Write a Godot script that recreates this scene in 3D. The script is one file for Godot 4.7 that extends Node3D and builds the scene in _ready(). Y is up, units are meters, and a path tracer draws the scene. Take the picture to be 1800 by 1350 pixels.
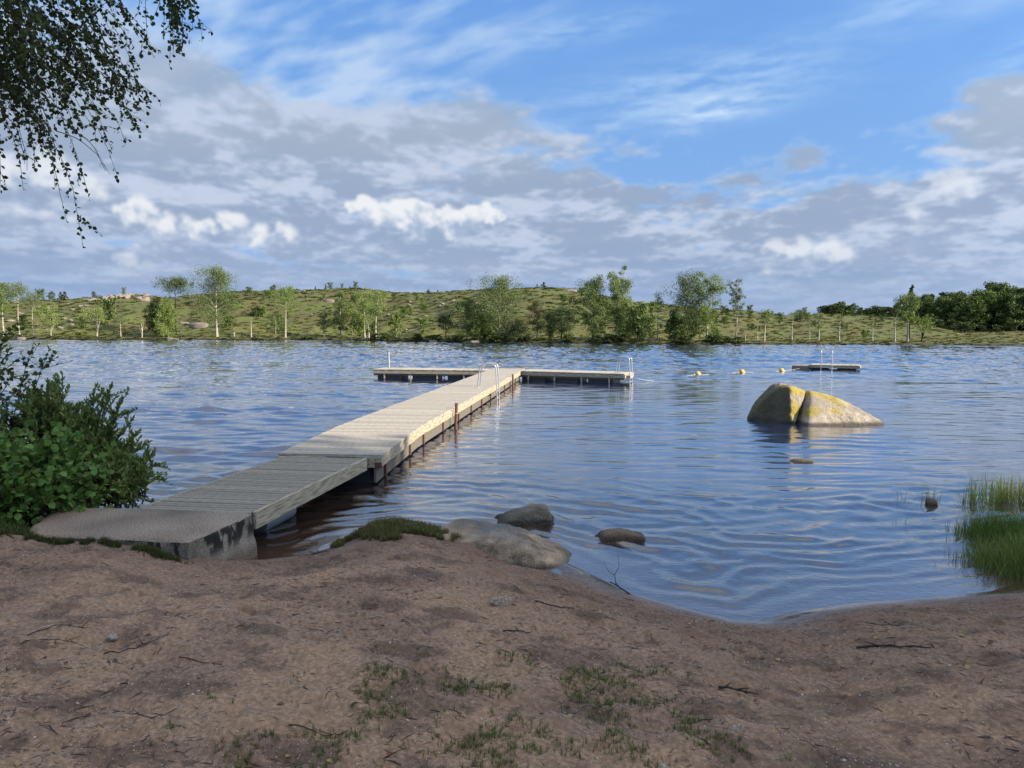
extends Node3D

const CAM_H := 2.2
const F := 1352.0
var rng := RandomNumberGenerator.new()
var used := {}
var nz := FastNoiseLite.new()       # general fractal noise
var nf := FastNoiseLite.new()       # fine noise
var sky_rows: Array = []
var sn1 := FastNoiseLite.new()
var sn2 := FastNoiseLite.new()
var sn3 := FastNoiseLite.new()
var cumuli: Array = []
var sun_dir := Vector3.ZERO
var ice: Array = [[13.0, 16.6, 9.0, 1.9, 0.10, 0.40], [14.2, 15.3, 4.0, 0.85, 0.08, 0.8], [27.0, 20.5, 9.0, 0.7, 0.20, 0.25], [36.0, 17.0, 5.0, 1.2, 0.2, 0.3], [4.0, 20.5, 6.0, 0.9, 0.15, 0.3], [-60.0, 18.0, 9.0, 1.4, 0.1, 0.5], [95.0, 15.0, 10.0, 1.5, -0.1, 0.5], [160.0, 20.0, 12.0, 1.8, 0.1, 0.5]]
const SW := 3072
const SH := 1536

# ------------------------------------------------------------------ mesh helper
class MB:
	var v := PackedVector3Array()
	var n := PackedVector3Array()
	var c := PackedColorArray()
	var uv := PackedVector2Array()
	func tri(a: Vector3, b: Vector3, d: Vector3, col: Color) -> void:
		var nn := (d - a).cross(b - a).normalized()
		v.append(a); v.append(b); v.append(d)
		n.append(nn); n.append(nn); n.append(nn)
		c.append(col); c.append(col); c.append(col)
	func quad(a: Vector3, b: Vector3, d: Vector3, e: Vector3, col: Color) -> void:
		tri(a, b, d, col); tri(a, d, e, col)
	func tri_n(a: Vector3, b: Vector3, d: Vector3, na: Vector3, nb: Vector3, nd: Vector3, col: Color) -> void:
		var g := (d - a).cross(b - a)
		if g.dot(na + nb + nd) < 0.0:
			var t := b; b = d; d = t
			var t2 := nb; nb = nd; nd = t2
		v.append(a); v.append(b); v.append(d)
		n.append(na); n.append(nb); n.append(nd)
		c.append(col); c.append(col); c.append(col)
	func tube(p: Array, r: Array, sides: int, col: Color, cap := true) -> void:
		var rings: Array = []
		var dirs: Array = []
		var ref := Vector3(0.31, 0.2, 0.93)
		for i in p.size():
			var t: Vector3 = (p[mini(i + 1, p.size() - 1)] - p[maxi(i - 1, 0)])
			t = t.normalized() if t.length() > 1e-6 else Vector3.UP
			var a := t.cross(ref)
			if a.length() < 0.05: a = t.cross(Vector3(1, 0, 0))
			a = a.normalized()
			var b := t.cross(a)
			ref = b.cross(t) * 0.0 + ref
			var ring := PackedVector3Array(); var dd := PackedVector3Array()
			for k in sides:
				var an := TAU * k / sides
				var d := a * cos(an) + b * sin(an)
				dd.append(d); ring.append(p[i] + d * r[i])
			rings.append(ring); dirs.append(dd)
		for i in p.size() - 1:
			for k in sides:
				var k2 := (k + 1) % sides
				tri_n(rings[i][k], rings[i][k2], rings[i + 1][k2], dirs[i][k], dirs[i][k2], dirs[i + 1][k2], col)
				tri_n(rings[i][k], rings[i + 1][k2], rings[i + 1][k], dirs[i][k], dirs[i + 1][k2], dirs[i + 1][k], col)
		if cap:
			for e in [0, p.size() - 1]:
				var o: Vector3 = (p[0] - p[1]).normalized() if e == 0 else (p[e] - p[e - 1]).normalized()
				for k in range(1, sides - 1):
					tri_n(rings[e][0], rings[e][k], rings[e][k + 1], o, o, o, col)
	func box(t: Transform3D, s: Vector3, col := Color.WHITE, bev := 0.0) -> void:
		# a box with its edges chamfered by bev
		var h := s * 0.5
		var b := minf(bev, minf(h.x, minf(h.y, h.z)) * 0.8)
		var P := func(x, y, z): return t * Vector3(x, y, z)
		var N := func(x, y, z): return (t.basis * Vector3(x, y, z)).normalized()
		for ax in 3:
			for sg in [-1.0, 1.0]:
				var u := (ax + 1) % 3; var w := (ax + 2) % 3
				var q: Array = []
				for m in [[-1, -1], [1, -1], [1, 1], [-1, 1]]:
					var p := Vector3.ZERO
					p[ax] = sg * h[ax]; p[u] = m[0] * (h[u] - b); p[w] = m[1] * (h[w] - b)
					q.append(t * p)
				var no := Vector3.ZERO; no[ax] = sg
				no = (t.basis * no).normalized()
				tri_n(q[0], q[1], q[2], no, no, no, col); tri_n(q[0], q[2], q[3], no, no, no, col)
		if b > 0.0:
			for ax in 3:
				var u := (ax + 1) % 3; var w := (ax + 2) % 3
				for su in [-1.0, 1.0]:
					for sw in [-1.0, 1.0]:
						var q: Array = []
						for m in [-1.0, 1.0]:
							var p := Vector3.ZERO; p[ax] = m * (h[ax] - b); p[u] = su * h[u]; p[w] = sw * (h[w] - b)
							var p2 := Vector3.ZERO; p2[ax] = m * (h[ax] - b); p2[u] = su * (h[u] - b); p2[w] = sw * h[w]
							q.append(t * p); q.append(t * p2)
						var no := Vector3.ZERO; no[u] = su; no[w] = sw
						no = (t.basis * no).normalized()
						tri_n(q[0], q[1], q[3], no, no, no, col); tri_n(q[0], q[3], q[2], no, no, no, col)
	func mesh(m: Material) -> ArrayMesh:
		var am := ArrayMesh.new()
		if v.is_empty(): return am
		var a := []; a.resize(Mesh.ARRAY_MAX)
		a[Mesh.ARRAY_VERTEX] = v; a[Mesh.ARRAY_NORMAL] = n; a[Mesh.ARRAY_COLOR] = c
		if uv.size() == v.size(): a[Mesh.ARRAY_TEX_UV] = uv
		am.add_surface_from_arrays(Mesh.PRIMITIVE_TRIANGLES, a)
		am.surface_set_material(0, m)
		return am

func indexed(v: PackedVector3Array, n: PackedVector3Array, c: PackedColorArray, idx: PackedInt32Array, m: Material, am: ArrayMesh = null) -> ArrayMesh:
	if am == null: am = ArrayMesh.new()
	if idx.is_empty(): return am
	var a := []; a.resize(Mesh.ARRAY_MAX)
	a[Mesh.ARRAY_VERTEX] = v; a[Mesh.ARRAY_NORMAL] = n; a[Mesh.ARRAY_COLOR] = c; a[Mesh.ARRAY_INDEX] = idx
	am.add_surface_from_arrays(Mesh.PRIMITIVE_TRIANGLES, a)
	am.surface_set_material(am.get_surface_count() - 1, m)
	return am

func numbered(called: String) -> String:
	if not used.has(called):
		used[called] = 0
		return called
	used[called] += 1
	return "%s_%03d" % [called, used[called]]

func thing(called: String, label: String, category: String, at := Vector3.ZERO, group := "") -> Node3D:
	var o := Node3D.new()
	o.name = numbered(called); add_child(o); o.position = at
	meta(o, label, category, group)
	return o

func meta(o: Node, label := "", category := "", group := "", kind := "") -> void:
	if label: o.set_meta("label", label)
	if category: o.set_meta("category", category)
	if group: o.set_meta("group", group)
	if kind: o.set_meta("kind", kind)

func obj(called: String, m: Mesh, parent: Node = null, at := Vector3.ZERO) -> MeshInstance3D:
	var o := MeshInstance3D.new()
	o.mesh = m
	if parent == null:
		o.name = numbered(called); add_child(o)
	else:
		var k := 0
		var nm := called
		while parent.has_node(nm):
			k += 1; nm = "%s_%03d" % [called, k]
		o.name = nm; parent.add_child(o)
	o.position = at
	return o

func scatter(called: String, m: Mesh, where: Array, colors: Array, parent: Node = null, kind := "stuff") -> MultiMeshInstance3D:
	var mm := MultiMesh.new()
	mm.transform_format = MultiMesh.TRANSFORM_3D
	mm.use_colors = true
	mm.mesh = m
	mm.instance_count = where.size()
	for i in where.size():
		mm.set_instance_transform(i, where[i])
		mm.set_instance_color(i, colors[i])
	var o := MultiMeshInstance3D.new()
	o.multimesh = mm
	if parent == null:
		o.name = numbered(called); add_child(o)
	else:
		o.name = called; parent.add_child(o, true)
	o.set_meta("kind", kind)
	return o

func lin(r: float, g: float, b: float) -> Color:
	return Color(r, g, b).linear_to_srgb()

func mat(col: Color, rough := 0.9, vc := true) -> StandardMaterial3D:
	var m := StandardMaterial3D.new()
	m.albedo_color = col.linear_to_srgb(); m.roughness = rough
	m.vertex_color_use_as_albedo = vc
	return m

func noise_tex(freq: float, octaves: int, lo: Color, hi: Color, size := 512, kind := FastNoiseLite.TYPE_SIMPLEX_SMOOTH, sd := 1, mid := Color(-1, 0, 0)) -> NoiseTexture2D:
	var f := FastNoiseLite.new()
	f.seed = sd; f.noise_type = kind; f.frequency = freq
	f.fractal_type = FastNoiseLite.FRACTAL_FBM; f.fractal_octaves = octaves
	var t := NoiseTexture2D.new()
	t.width = size; t.height = size; t.seamless = true; t.noise = f; t.normalize = true
	var g := Gradient.new()
	g.set_color(0, lo); g.set_color(1, hi)
	if mid.r >= 0.0: g.add_point(0.5, mid)
	t.color_ramp = g
	return t

func tri_tex(m: StandardMaterial3D, t: Texture2D, scale: Vector3, world := true) -> void:
	m.albedo_texture = t; m.uv1_triplanar = true; m.uv1_world_triplanar = world; m.uv1_scale = scale

func relief(m: StandardMaterial3D, t: Texture2D, cm: float) -> void:
	m.heightmap_enabled = true; m.heightmap_texture = t; m.heightmap_scale = cm

func lerp_table(t: Array, x: float) -> float:
	if x <= t[0].x: return t[0].y
	for i in range(1, t.size()):
		if x <= t[i].x:
			var k: float = (x - t[i - 1].x) / (t[i].x - t[i - 1].x)
			return lerpf(t[i - 1].y, t[i].y, k)
	return t[-1].y

# ------------------------------------------------------------------ sky
func sky_cumulus(az: float, el: float, c: Dictionary) -> float:
	# how far inside the heap this direction lies; degrees
	var best := -9.0
	for b in c.b:
		var dx: float = (az - b.x); var dy: float = (el - b.y) * (1.0 if el > b.y else 1.7)
		best = maxf(best, 1.0 - sqrt(dx * dx + dy * dy) / b.z)
	return best

func sky_row(j: int) -> void:
	var row := PackedFloat32Array(); row.resize(SW * 3)
	var el := (0.5 - (j + 0.5) / SH) * PI
	var eld := rad_to_deg(el)
	if el <= 0.0:
		for i in SW:
			row[i * 3] = 0.10; row[i * 3 + 1] = 0.13; row[i * 3 + 2] = 0.17
		sky_rows[j] = row.to_byte_array()
		return
	var ce := cos(el); var se := sin(el)
	var near: Array = []
	for c in cumuli:
		if eld > c.lo - 3.0 and eld < c.hi + 3.0: near.append(c)
	var t0 := clampf(eld / 30.0, 0.0, 1.0)
	var base_c := Color(0.62, 0.77, 0.94).lerp(Color(0.395, 0.605, 0.893), pow(t0, 0.8))
	if eld > 28.0: base_c = base_c.lerp(Color(0.36, 0.55, 0.86), smoothstep(28.0, 75.0, eld))
	for i in SW:
		var az := (i + 0.5) / SW * TAU
		var x := sin(az) * ce; var z := -cos(az) * ce
		var azd := rad_to_deg(az)
		if azd > 180.0: azd -= 360.0
		var k := 1.0 / (se + 0.10)
		var px := x * k; var pz := z * k
		var col := base_c
		# the view ahead and to the right is clearer than the rest
		var clear := smoothstep(-8.0, 10.0, azd) * (1.0 - smoothstep(30.0, 60.0, azd))
		var w1 := sn1.get_noise_2d(px * 40.0 + 500.0, pz * 40.0); 
		var qx := px + 0.10 * w1; var qz := pz - 0.08 * w1
		var big := sn1.get_noise_2d(qx * 48.0 + 31.0, qz * 48.0)
		var med := sn2.get_noise_2d(qx * 95.0, qz * 80.0 + 80.0)
		var fin := sn3.get_noise_2d(qx * 210.0 + 12.0, qz * 170.0) + 0.55 * sn3.get_noise_2d(qx * 560.0 + 40.0, qz * 430.0)
		# thin rippled veil, high up
		var veil := smoothstep(-0.10, 0.45, sn1.get_noise_2d(px * 30.0 - 200.0, pz * 42.0 + 9.0) + 0.20 - 0.42 * clear)
		if veil > 0.01 and eld > 6.0:
			var ax := px * 0.80 + pz * 0.60; var ay := -px * 0.60 + pz * 0.80
			var rip := sn3.get_noise_2d(ax * 130.0 + 6.0 * w1, ay * 330.0)
			var st := sn2.get_noise_2d(ax * 60.0, ay * 190.0 + 50.0)
			var a := veil * clampf(0.45 + 0.75 * rip + 0.9 * st, 0.0, 1.0) * 0.78
			col = col.lerp(Color(0.80, 0.87, 0.97), a)
		# streaks of ice cloud
		for s in ice:
			var dx: float = azd - s[0]; var dy: float = eld - s[1]
			if absf(dx) > s[2] * 2.2 or absf(dy) > 8.0: continue
			var v: float = dy - s[4] * dx
			var ex: float = dx / s[2]; var ey: float = v / s[3]
			var q := exp(-ex * ex - ey * ey)
			if q > 0.02:
				var f := sn2.get_noise_2d(dx * 11.0 + v * 30.0, v * 60.0 + s[0] * 9.0)
				var f2 := sn3.get_noise_2d(dx * 24.0 + v * 50.0, v * 130.0)
				col = col.lerp(Color(0.84, 0.92, 1.0), clampf(q * (0.75 + 1.5 * f + 0.7 * f2), 0.0, 1.0) * s[5])
		# the layer of stratocumulus
		var top := 18.2 - 4.6 * clear + 3.0 * (1.0 - smoothstep(-25.0, -12.0, azd)) * smoothstep(-75.0, -45.0, azd)
		top += 3.2 * smoothstep(25.0, 34.0, azd) * (1.0 - smoothstep(50.0, 80.0, azd))
		var bias := lerpf(0.85, -0.60, smoothstep(top - 7.0, top + 4.5, eld))
		if eld > 20.0: bias = maxf(bias, lerpf(-0.60, 0.80, smoothstep(23.0, 46.0, eld)))
		var dens := big * 0.80 + med * 0.75 + fin * 0.30 + bias
		var a2 := smoothstep(-0.06, 0.52, dens)
		if a2 > 0.0:
			var lit := clampf(0.40 - med * 1.0 + fin * 0.7 + big * 0.45 - (dens - 0.7) * 0.12, 0.0, 1.0)
			var lo_c := Color(0.605, 0.675, 0.785).lerp(Color(0.655, 0.71, 0.79), smoothstep(9.0, 15.0, eld)); var hi_c := Color(0.775, 0.82, 0.905)
			if eld > 22.0:
				lo_c = lo_c.lerp(Color(0.84, 0.865, 0.90), smoothstep(24.0, 42.0, eld)); hi_c = hi_c.lerp(Color(0.97, 0.975, 0.98), smoothstep(24.0, 42.0, eld))
			var cc := lo_c.lerp(hi_c, smoothstep(0.15, 0.95, lit))
			# bright ragged slits where the layer thins
			cc = cc.lerp(Color(0.84, 0.92, 0.995), (1.0 - smoothstep(0.04, 0.34, dens)) * 0.75 * (1.0 - smoothstep(15.0, 24.0, eld)))
			col = col.lerp(cc, a2 * (lerpf(0.97, 0.62, smoothstep(12.5, 20.0, eld)) if eld < 22.0 else lerpf(0.62, 0.92, smoothstep(22.0, 36.0, eld))))
		# haze towards the horizon
		if eld < 8.0:
			var h := 1.0 - smoothstep(0.5, 8.0, eld)
			var band := sn2.get_noise_2d(azd * 3.0, eld * 40.0) + 0.5 * sn3.get_noise_2d(azd * 12.0, eld * 60.0)
			col = col.lerp(Color(0.565, 0.665, 0.825).lerp(Color(0.69, 0.76, 0.87), clampf(0.35 + 0.9 * band, 0.0, 1.0)), h * 0.85)
		# heaped clouds
		for c in near:
			var daz: float = azd - c.mid
			if daz > 180.0: daz -= 360.0
			elif daz < -180.0: daz += 360.0
			if absf(daz) > c.half + 4.0: continue
			var n1 := sn1.get_noise_2d(azd * 42.0, eld * 48.0)
			var n2 := sn2.get_noise_2d(azd * 70.0 + 40.0, eld * 76.0)
			var wob := n1 * 0.55
			var e := sky_cumulus(c.mid + daz + wob, eld + n2 * 0.2, c) + 0.30 * n1 + 0.20 * n2 + 0.12
			var below := sky_cumulus(c.mid + daz + wob + 0.45, eld + 0.75, c)
			var up: float = clampf((eld - c.lo) / (c.hi - c.lo), 0.0, 1.0)
			var soft: float = lerpf(1.0, 0.26, smoothstep(0.25, 0.75, up)) + c.soft
			var a3 := smoothstep(0.0, soft, e)
			if a3 > 0.0:
				var l := clampf(-0.02 + 1.05 * up + 0.65 * n1 + 0.50 * n2 - 0.28 * clampf(below, -0.3, 0.6), 0.0, 1.0)
				var cc := Color(0.655, 0.725, 0.835).lerp(Color(0.935, 0.947, 0.965), smoothstep(0.0, 0.95, l))
				col = col.lerp(cc, a3 * c.a)
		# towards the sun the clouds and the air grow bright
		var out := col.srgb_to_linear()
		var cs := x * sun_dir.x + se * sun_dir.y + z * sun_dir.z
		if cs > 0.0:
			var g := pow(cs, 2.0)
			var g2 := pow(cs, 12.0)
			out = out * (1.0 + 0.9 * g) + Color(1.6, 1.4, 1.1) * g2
		row[i * 3] = out.r; row[i * 3 + 1] = out.g; row[i * 3 + 2] = out.b
	sky_rows[j] = row.to_byte_array()

func make_sky() -> ImageTexture:
	for s in [[sn1, 11, 0.011, 5], [sn2, 23, 0.014, 5], [sn3, 37, 0.022, 4]]:
		var n: FastNoiseLite = s[0]
		n.seed = s[1]; n.frequency = s[2]; n.noise_type = FastNoiseLite.TYPE_SIMPLEX_SMOOTH
		n.fractal_type = FastNoiseLite.FRACTAL_FBM; n.fractal_octaves = s[3]; n.fractal_gain = 0.52
	# heaped clouds: [soft, opacity, blobs of azimuth, height, size in degrees]
	var heaps: Array = [
		[0.0, 1.0, [[-10.9, 8.6, 1.0], [-9.7, 7.9, 1.3], [-8.2, 7.9, 1.5], [-6.6, 7.8, 1.5], [-5.0, 7.7, 1.4], [-3.4, 7.8, 1.2], [-2.2, 8.5, 0.9], [-1.3, 8.1, 0.7], [-7.2, 8.5, 1.0], [-4.2, 7.0, 1.2], [-7.0, 6.9, 1.2]]],
		[0.15, 0.95, [[-25.6, 7.4, 1.3], [-24.4, 6.5, 1.5], [-22.8, 6.2, 1.4], [-21.5, 6.7, 0.9], [-19.6, 6.9, 1.2], [-18.3, 6.3, 1.3], [-16.4, 6.3, 1.2], [-24.8, 5.3, 1.2]]],
		[0.3, 0.8, [[-33.5, 9.0, 2.0], [-30.5, 9.4, 1.8], [-28.5, 8.6, 1.4], [-33.0, 6.8, 1.8], [-30.0, 6.6, 1.5]]],
		[0.3, 0.75, [[18.6, 5.5, 1.1], [20.2, 5.5, 1.2], [22.2, 5.3, 1.2], [23.2, 5.0, 0.9], [20.4, 4.4, 1.3], [18.4, 4.1, 1.0]]],
		[0.3, 0.5, [[27.2, 7.6, 0.9], [27.6, 6.7, 1.0], [27.3, 5.6, 0.8], [29.5, 9.0, 1.5]]],
		[0.3, 0.5, [[-26.5, 4.2, 1.0], [-25.2, 3.8, 0.8]]],
	]
	var r := RandomNumberGenerator.new(); r.seed = 5
	var a := 45.0
	while a < 318.0:
		var b: Array = []
		var y := r.randf_range(5.0, 9.0)
		for k in r.randi_range(5, 9):
			b.append([a + (k - 3) * r.randf_range(1.0, 1.7), y + r.randf_range(-0.6, 0.8), r.randf_range(0.9, 1.6)])
		heaps.append([r.randf_range(0.0, 0.3), r.randf_range(0.6, 1.0), b])
		a += r.randf_range(13.0, 24.0)
	for h in heaps:
		var c := {"soft": h[0], "a": h[1], "b": [], "lo": 99.0, "hi": -99.0, "mid": 0.0, "half": 0.0}
		var l := 999.0; var g := -999.0
		for b in h[2]:
			c.b.append(Vector3(b[0], b[1], b[2])); c.lo = minf(c.lo, b[1] - b[2]); c.hi = maxf(c.hi, b[1] + b[2])
			l = minf(l, b[0] - b[2]); g = maxf(g, b[0] + b[2])
		c.mid = (l + g) / 2.0; c.half = (g - l) / 2.0
		cumuli.append(c)
	sky_rows.resize(SH)
	var id := WorkerThreadPool.add_group_task(sky_row, SH)
	WorkerThreadPool.wait_for_group_task_completion(id)
	var all := PackedByteArray()
	for j in SH: all.append_array(sky_rows[j])
	sky_rows.clear()
	return ImageTexture.create_from_image(Image.create_from_data(SW, SH, false, Image.FORMAT_RGBF, all))

# ------------------------------------------------------------------ the lie of the land
var near_shore: Array = [Vector2(-200, -30), Vector2(-40, -14), Vector2(-14, -11), Vector2(-8, -9.6), Vector2(-5.5, -8.9), Vector2(-4.3, -7.9), Vector2(-3.6, -7.45), Vector2(-2.9, -7.2), Vector2(-2.4, -7.22), Vector2(-1.99, -7.38), Vector2(-1.8, -7.65), Vector2(-1.68, -8.1), Vector2(-1.24, -8.32), Vector2(-0.73, -8.15), Vector2(-0.29, -7.95), Vector2(0.3, -7.5), Vector2(0.64, -6.97), Vector2(0.97, -6.36), Vector2(1.37, -5.99), Vector2(1.7, -5.74), Vector2(1.88, -5.72), Vector2(2.25, -5.92), Vector2(2.78, -6.11), Vector2(3.4, -6.23), Vector2(4.08, -6.41), Vector2(4.6, -6.7), Vector2(6, -7.5), Vector2(9, -8.8), Vector2(14, -10.5), Vector2(40, -14), Vector2(200, -30)]
var far_shore: Array = [Vector2(-460, -120), Vector2(-200, -134), Vector2(-91, -137.5), Vector2(-53, -144.8), Vector2(-33, -152), Vector2(-27, -141), Vector2(0, -129.8), Vector2(23, -126), Vector2(47, -127.7), Vector2(89, -134), Vector2(200, -130), Vector2(460, -110)]
var skyline: Array = []

var shore_t := PackedFloat32Array()
const TX := 521
const TZ := 301

func make_shore_table() -> void:
	# signed distance to the shoreline, metres, on a 5 cm grid over x -13..13, z -15..0
	shore_t.resize(TX * TZ)
	for j in TZ:
		for i in TX:
			var p := Vector2(-13.0 + i * 0.05, -15.0 + j * 0.05)
			var best := 1e9
			for k in range(1, near_shore.size() - 3):
				var a: Vector2 = near_shore[k]; var b: Vector2 = near_shore[k + 1]
				if p.x < a.x - best or p.x > b.x + best: continue
				best = minf(best, p.distance_to(Geometry2D.get_closest_point_to_segment(p, a, b)))
			shore_t[j * TX + i] = best if p.y > lerp_table(near_shore, p.x) else -best

func beach_d(x: float, z: float) -> float:
	var u := (x + 13.0) * 20.0; var w := (z + 15.0) * 20.0
	if u < 0.0 or w < 0.0 or u >= TX - 1.001 or w >= TZ - 1.001: return (z - lerp_table(near_shore, x)) * 0.9
	var i := int(u); var j := int(w); u -= i; w -= j
	var k := j * TX + i
	return lerpf(lerpf(shore_t[k], shore_t[k + 1], u), lerpf(shore_t[k + TX], shore_t[k + TX + 1], u), w)

var track_t := PackedFloat32Array()
func make_tracks() -> void:
	# footmarks trodden into the sand, on a 2.5 cm grid over x -5..5, z -7.5..-2
	track_t.resize(401 * 221)
	var r := RandomNumberGenerator.new(); r.seed = 27
	for s in 150:
		var c := Vector2(r.randf_range(-4.4, 4.4), -7.2 + 5.0 * sqrt(r.randf()))
		var a := r.randfn() * 0.7 + 0.3; var f := Vector2(sin(a), cos(a)); var g := Vector2(f.y, -f.x)
		var dep := r.randf_range(0.008, 0.024)
		for j in range(maxi(0, int((c.y + 7.5) * 40) - 9), mini(221, int((c.y + 7.5) * 40) + 10)):
			for i in range(maxi(0, int((c.x + 5.0) * 40) - 9), mini(401, int((c.x + 5.0) * 40) + 10)):
				var p := Vector2(-5.0 + i * 0.025, -7.5 + j * 0.025) - c
				var l := p.dot(f) / 0.13; var w := p.dot(g) / (0.045 + 0.012 * p.dot(f) / 0.13)
				var q := sqrt(l * l + w * w)
				track_t[j * 401 + i] += dep * (-1.0 * (1.0 - smoothstep(0.65, 1.05, q)) + 0.55 * exp(-pow((q - 1.25) / 0.25, 2.0)))

func tracks(x: float, z: float) -> float:
	var u := (x + 5.0) * 40.0; var w := (z + 7.5) * 40.0
	if u < 0.0 or w < 0.0 or u > 399.0 or w > 219.0: return 0.0
	var i := int(u); var j := int(w); u -= i; w -= j
	var k := j * 401 + i
	return lerpf(lerpf(track_t[k], track_t[k + 1], u), lerpf(track_t[k + 401], track_t[k + 402], u), w)

func beach_h(x: float, z: float, fine := true) -> float:
	var d := beach_d(x, z)
	var h: float
	if d >= 0.0:
		var k := 2.1
		h = 0.60 * (1.0 - exp(-d / k)) + 0.012 * maxf(0.0, d - 3.0)
		# sand heaped against the front of the slab
		h += 0.17 * exp(-pow((z + 6.3) / 0.75, 2.0)) * smoothstep(-2.5, -3.1, x)
		# the turf mound by the shore rock and a low hump in front of it
		h += 0.09 * exp(-(pow((x + 1.25) / 0.62, 2.0) + pow((z + 7.95) / 0.34, 2.0))) * smoothstep(0.0, 0.25, d)
		h += 0.05 * exp(-(pow((x + 0.5) / 0.8, 2.0) + pow((z + 5.6) / 0.9, 2.0)))
		h -= 0.06 * exp(-(pow((x - 1.7) / 0.5, 2.0) + pow((z + 3.6) / 0.9, 2.0)))
		h += 0.07 * exp(-(pow((x - 2.6) / 0.8, 2.0) + pow((z + 3.6) / 0.7, 2.0)))
		h -= 0.05 * exp(-(pow((x + 1.6) / 0.5, 2.0) + pow((z + 6.1) / 0.5, 2.0)))
		h -= 0.15 * exp(-(pow((x - 0.15) / 0.6, 2.0) + pow((z + 6.95) / 0.32, 2.0))) * smoothstep(0.0, 0.4, d)
		if fine:
			var w := smoothstep(0.05, 0.8, d)
			h += w * (0.045 * nz.get_noise_2d(x * 90.0, z * 90.0) + 0.030 * nz.get_noise_2d(x * 330.0 + 9.0, z * 330.0))
			# scuffs and footmarks
			var fo := nf.get_noise_2d(x * 60.0, z * 75.0)
			h -= w * 0.020 * smoothstep(0.18, 0.5, fo)
			h += w * tracks(x, z)
			h += w * 0.010 * nf.get_noise_2d(x * 260.0 + 50.0, z * 260.0) + 0.0035 * w * nf.get_noise_2d(x * 900.0, z * 900.0)
	else:
		h = -1.5 * (1.0 - exp(d / 6.0)) + (0.03 * nz.get_noise_2d(x * 60.0, z * 60.0) * smoothstep(0.0, -0.6, d) if fine else 0.0)
	return h

func far_d(x: float, z: float) -> float:
	return lerp_table(far_shore, x) - z

func far_h(x: float, z: float) -> float:
	var d := far_d(x, z)
	if d < 0.0: return -1.6 + 1.6 * exp(d / 4.0)
	var u := x / maxf(1.0, -z) * F + 900.0
	var zr := -lerp_table(far_shore, x) + 85.0
	var yy := lerp_table(skyline, u)
	var top := CAM_H + (580.0 + (u - 900.0) * 0.00524 - yy) / F * zr
	var flat := lerpf(12.0, 30.0, smoothstep(1150.0, 1400.0, u))
	var s := clampf((d - flat) / (85.0 - flat), 0.0, 1.0)
	var rise := s * (1.6 - 0.6 * s)
	rise = rise * 0.75 + 0.25 * smoothstep(0.0, 1.0, s)
	if d > 85.0: rise = 1.0 - 0.5 * smoothstep(85.0, 160.0, d)
	var h := 0.45 * smoothstep(0.0, 1.6, d) + 0.012 * minf(d, 30.0)
	h += maxf(0.0, top - h) * rise
	var w := smoothstep(2.0, 20.0, d)
	h += nz.get_noise_2d(x * 4.0, z * 4.0) * 1.3 * w * (1.0 - smoothstep(60.0, 84.0, d) * 0.75) * smoothstep(1600.0, 1300.0, u)
	h += nz.get_noise_2d(x * 22.0, z * 22.0) * 0.32 * w + nz.get_noise_2d(x * 70.0, z * 70.0) * 0.14 * smoothstep(0.5, 4.0, d)
	return h

func far_at(px: float, d: float) -> Vector3:
	# the spot d metres inland on the far shore, in the direction of that column of the photograph
	var u := (px - 900.0) / F
	var z := -140.0
	for i in 8:
		z = lerp_table(far_shore, -z * u) - d
	var x := -z * u
	return Vector3(x, far_h(x, z), z)

func keep_all(_a: Vector3, _b: Vector3) -> bool: return false
func one_class(_p: Vector3) -> int: return 0

func spaced(from: float, to: float, size: Callable) -> PackedFloat32Array:
	var o := PackedFloat32Array(); var p := from
	while p < to:
		o.append(p); p += size.call(p)
	o.append(to)
	return o

func grid(xs: PackedFloat32Array, zs: PackedFloat32Array, hf: Callable, cf: Callable, skip: Callable, classes: Callable, mats: Array) -> ArrayMesh:
	var nx := xs.size(); var nzc := zs.size()
	var v := PackedVector3Array(); v.resize(nx * nzc)
	var n := PackedVector3Array(); n.resize(nx * nzc)
	var c := PackedColorArray(); c.resize(nx * nzc)
	for j in nzc:
		for i in nx:
			v[j * nx + i] = Vector3(xs[i], hf.call(xs[i], zs[j]), zs[j])
	for j in nzc:
		for i in nx:
			var k := j * nx + i
			var l := v[k - 1] if i > 0 else v[k]; var r := v[k + 1] if i < nx - 1 else v[k]
			var u := v[k - nx] if j > 0 else v[k]; var d := v[k + nx] if j < nzc - 1 else v[k]
			n[k] = Vector3(-(r.y - l.y) / maxf(r.x - l.x, 1e-5), 1.0, -(d.y - u.y) / maxf(d.z - u.z, 1e-5)).normalized()
			c[k] = cf.call(v[k], n[k])
	var idx: Array = []
	for m in mats: idx.append(PackedInt32Array())
	for j in nzc - 1:
		for i in nx - 1:
			var k := j * nx + i
			if skip.call(v[k], v[k + nx + 1]): continue
			var w: int = classes.call(v[k])
			var a: PackedInt32Array = idx[w]
			a.append_array([k, k + 1, k + nx + 1, k, k + nx + 1, k + nx])
			idx[w] = a
	var am := ArrayMesh.new()
	for w in mats.size():
		if idx[w].is_empty(): continue
		# keep only the vertices that this surface uses
		if mats.size() == 1:
			indexed(v, n, c, idx[w], mats[w], am)
		else:
			var remap := PackedInt32Array(); remap.resize(v.size()); remap.fill(-1)
			var v2 := PackedVector3Array(); var n2 := PackedVector3Array(); var c2 := PackedColorArray(); var i2 := PackedInt32Array()
			for k in idx[w]:
				if remap[k] < 0:
					remap[k] = v2.size(); v2.append(v[k]); n2.append(n[k]); c2.append(c[k])
				i2.append(remap[k])
			indexed(v2, n2, c2, i2, mats[w], am)
	return am

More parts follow.
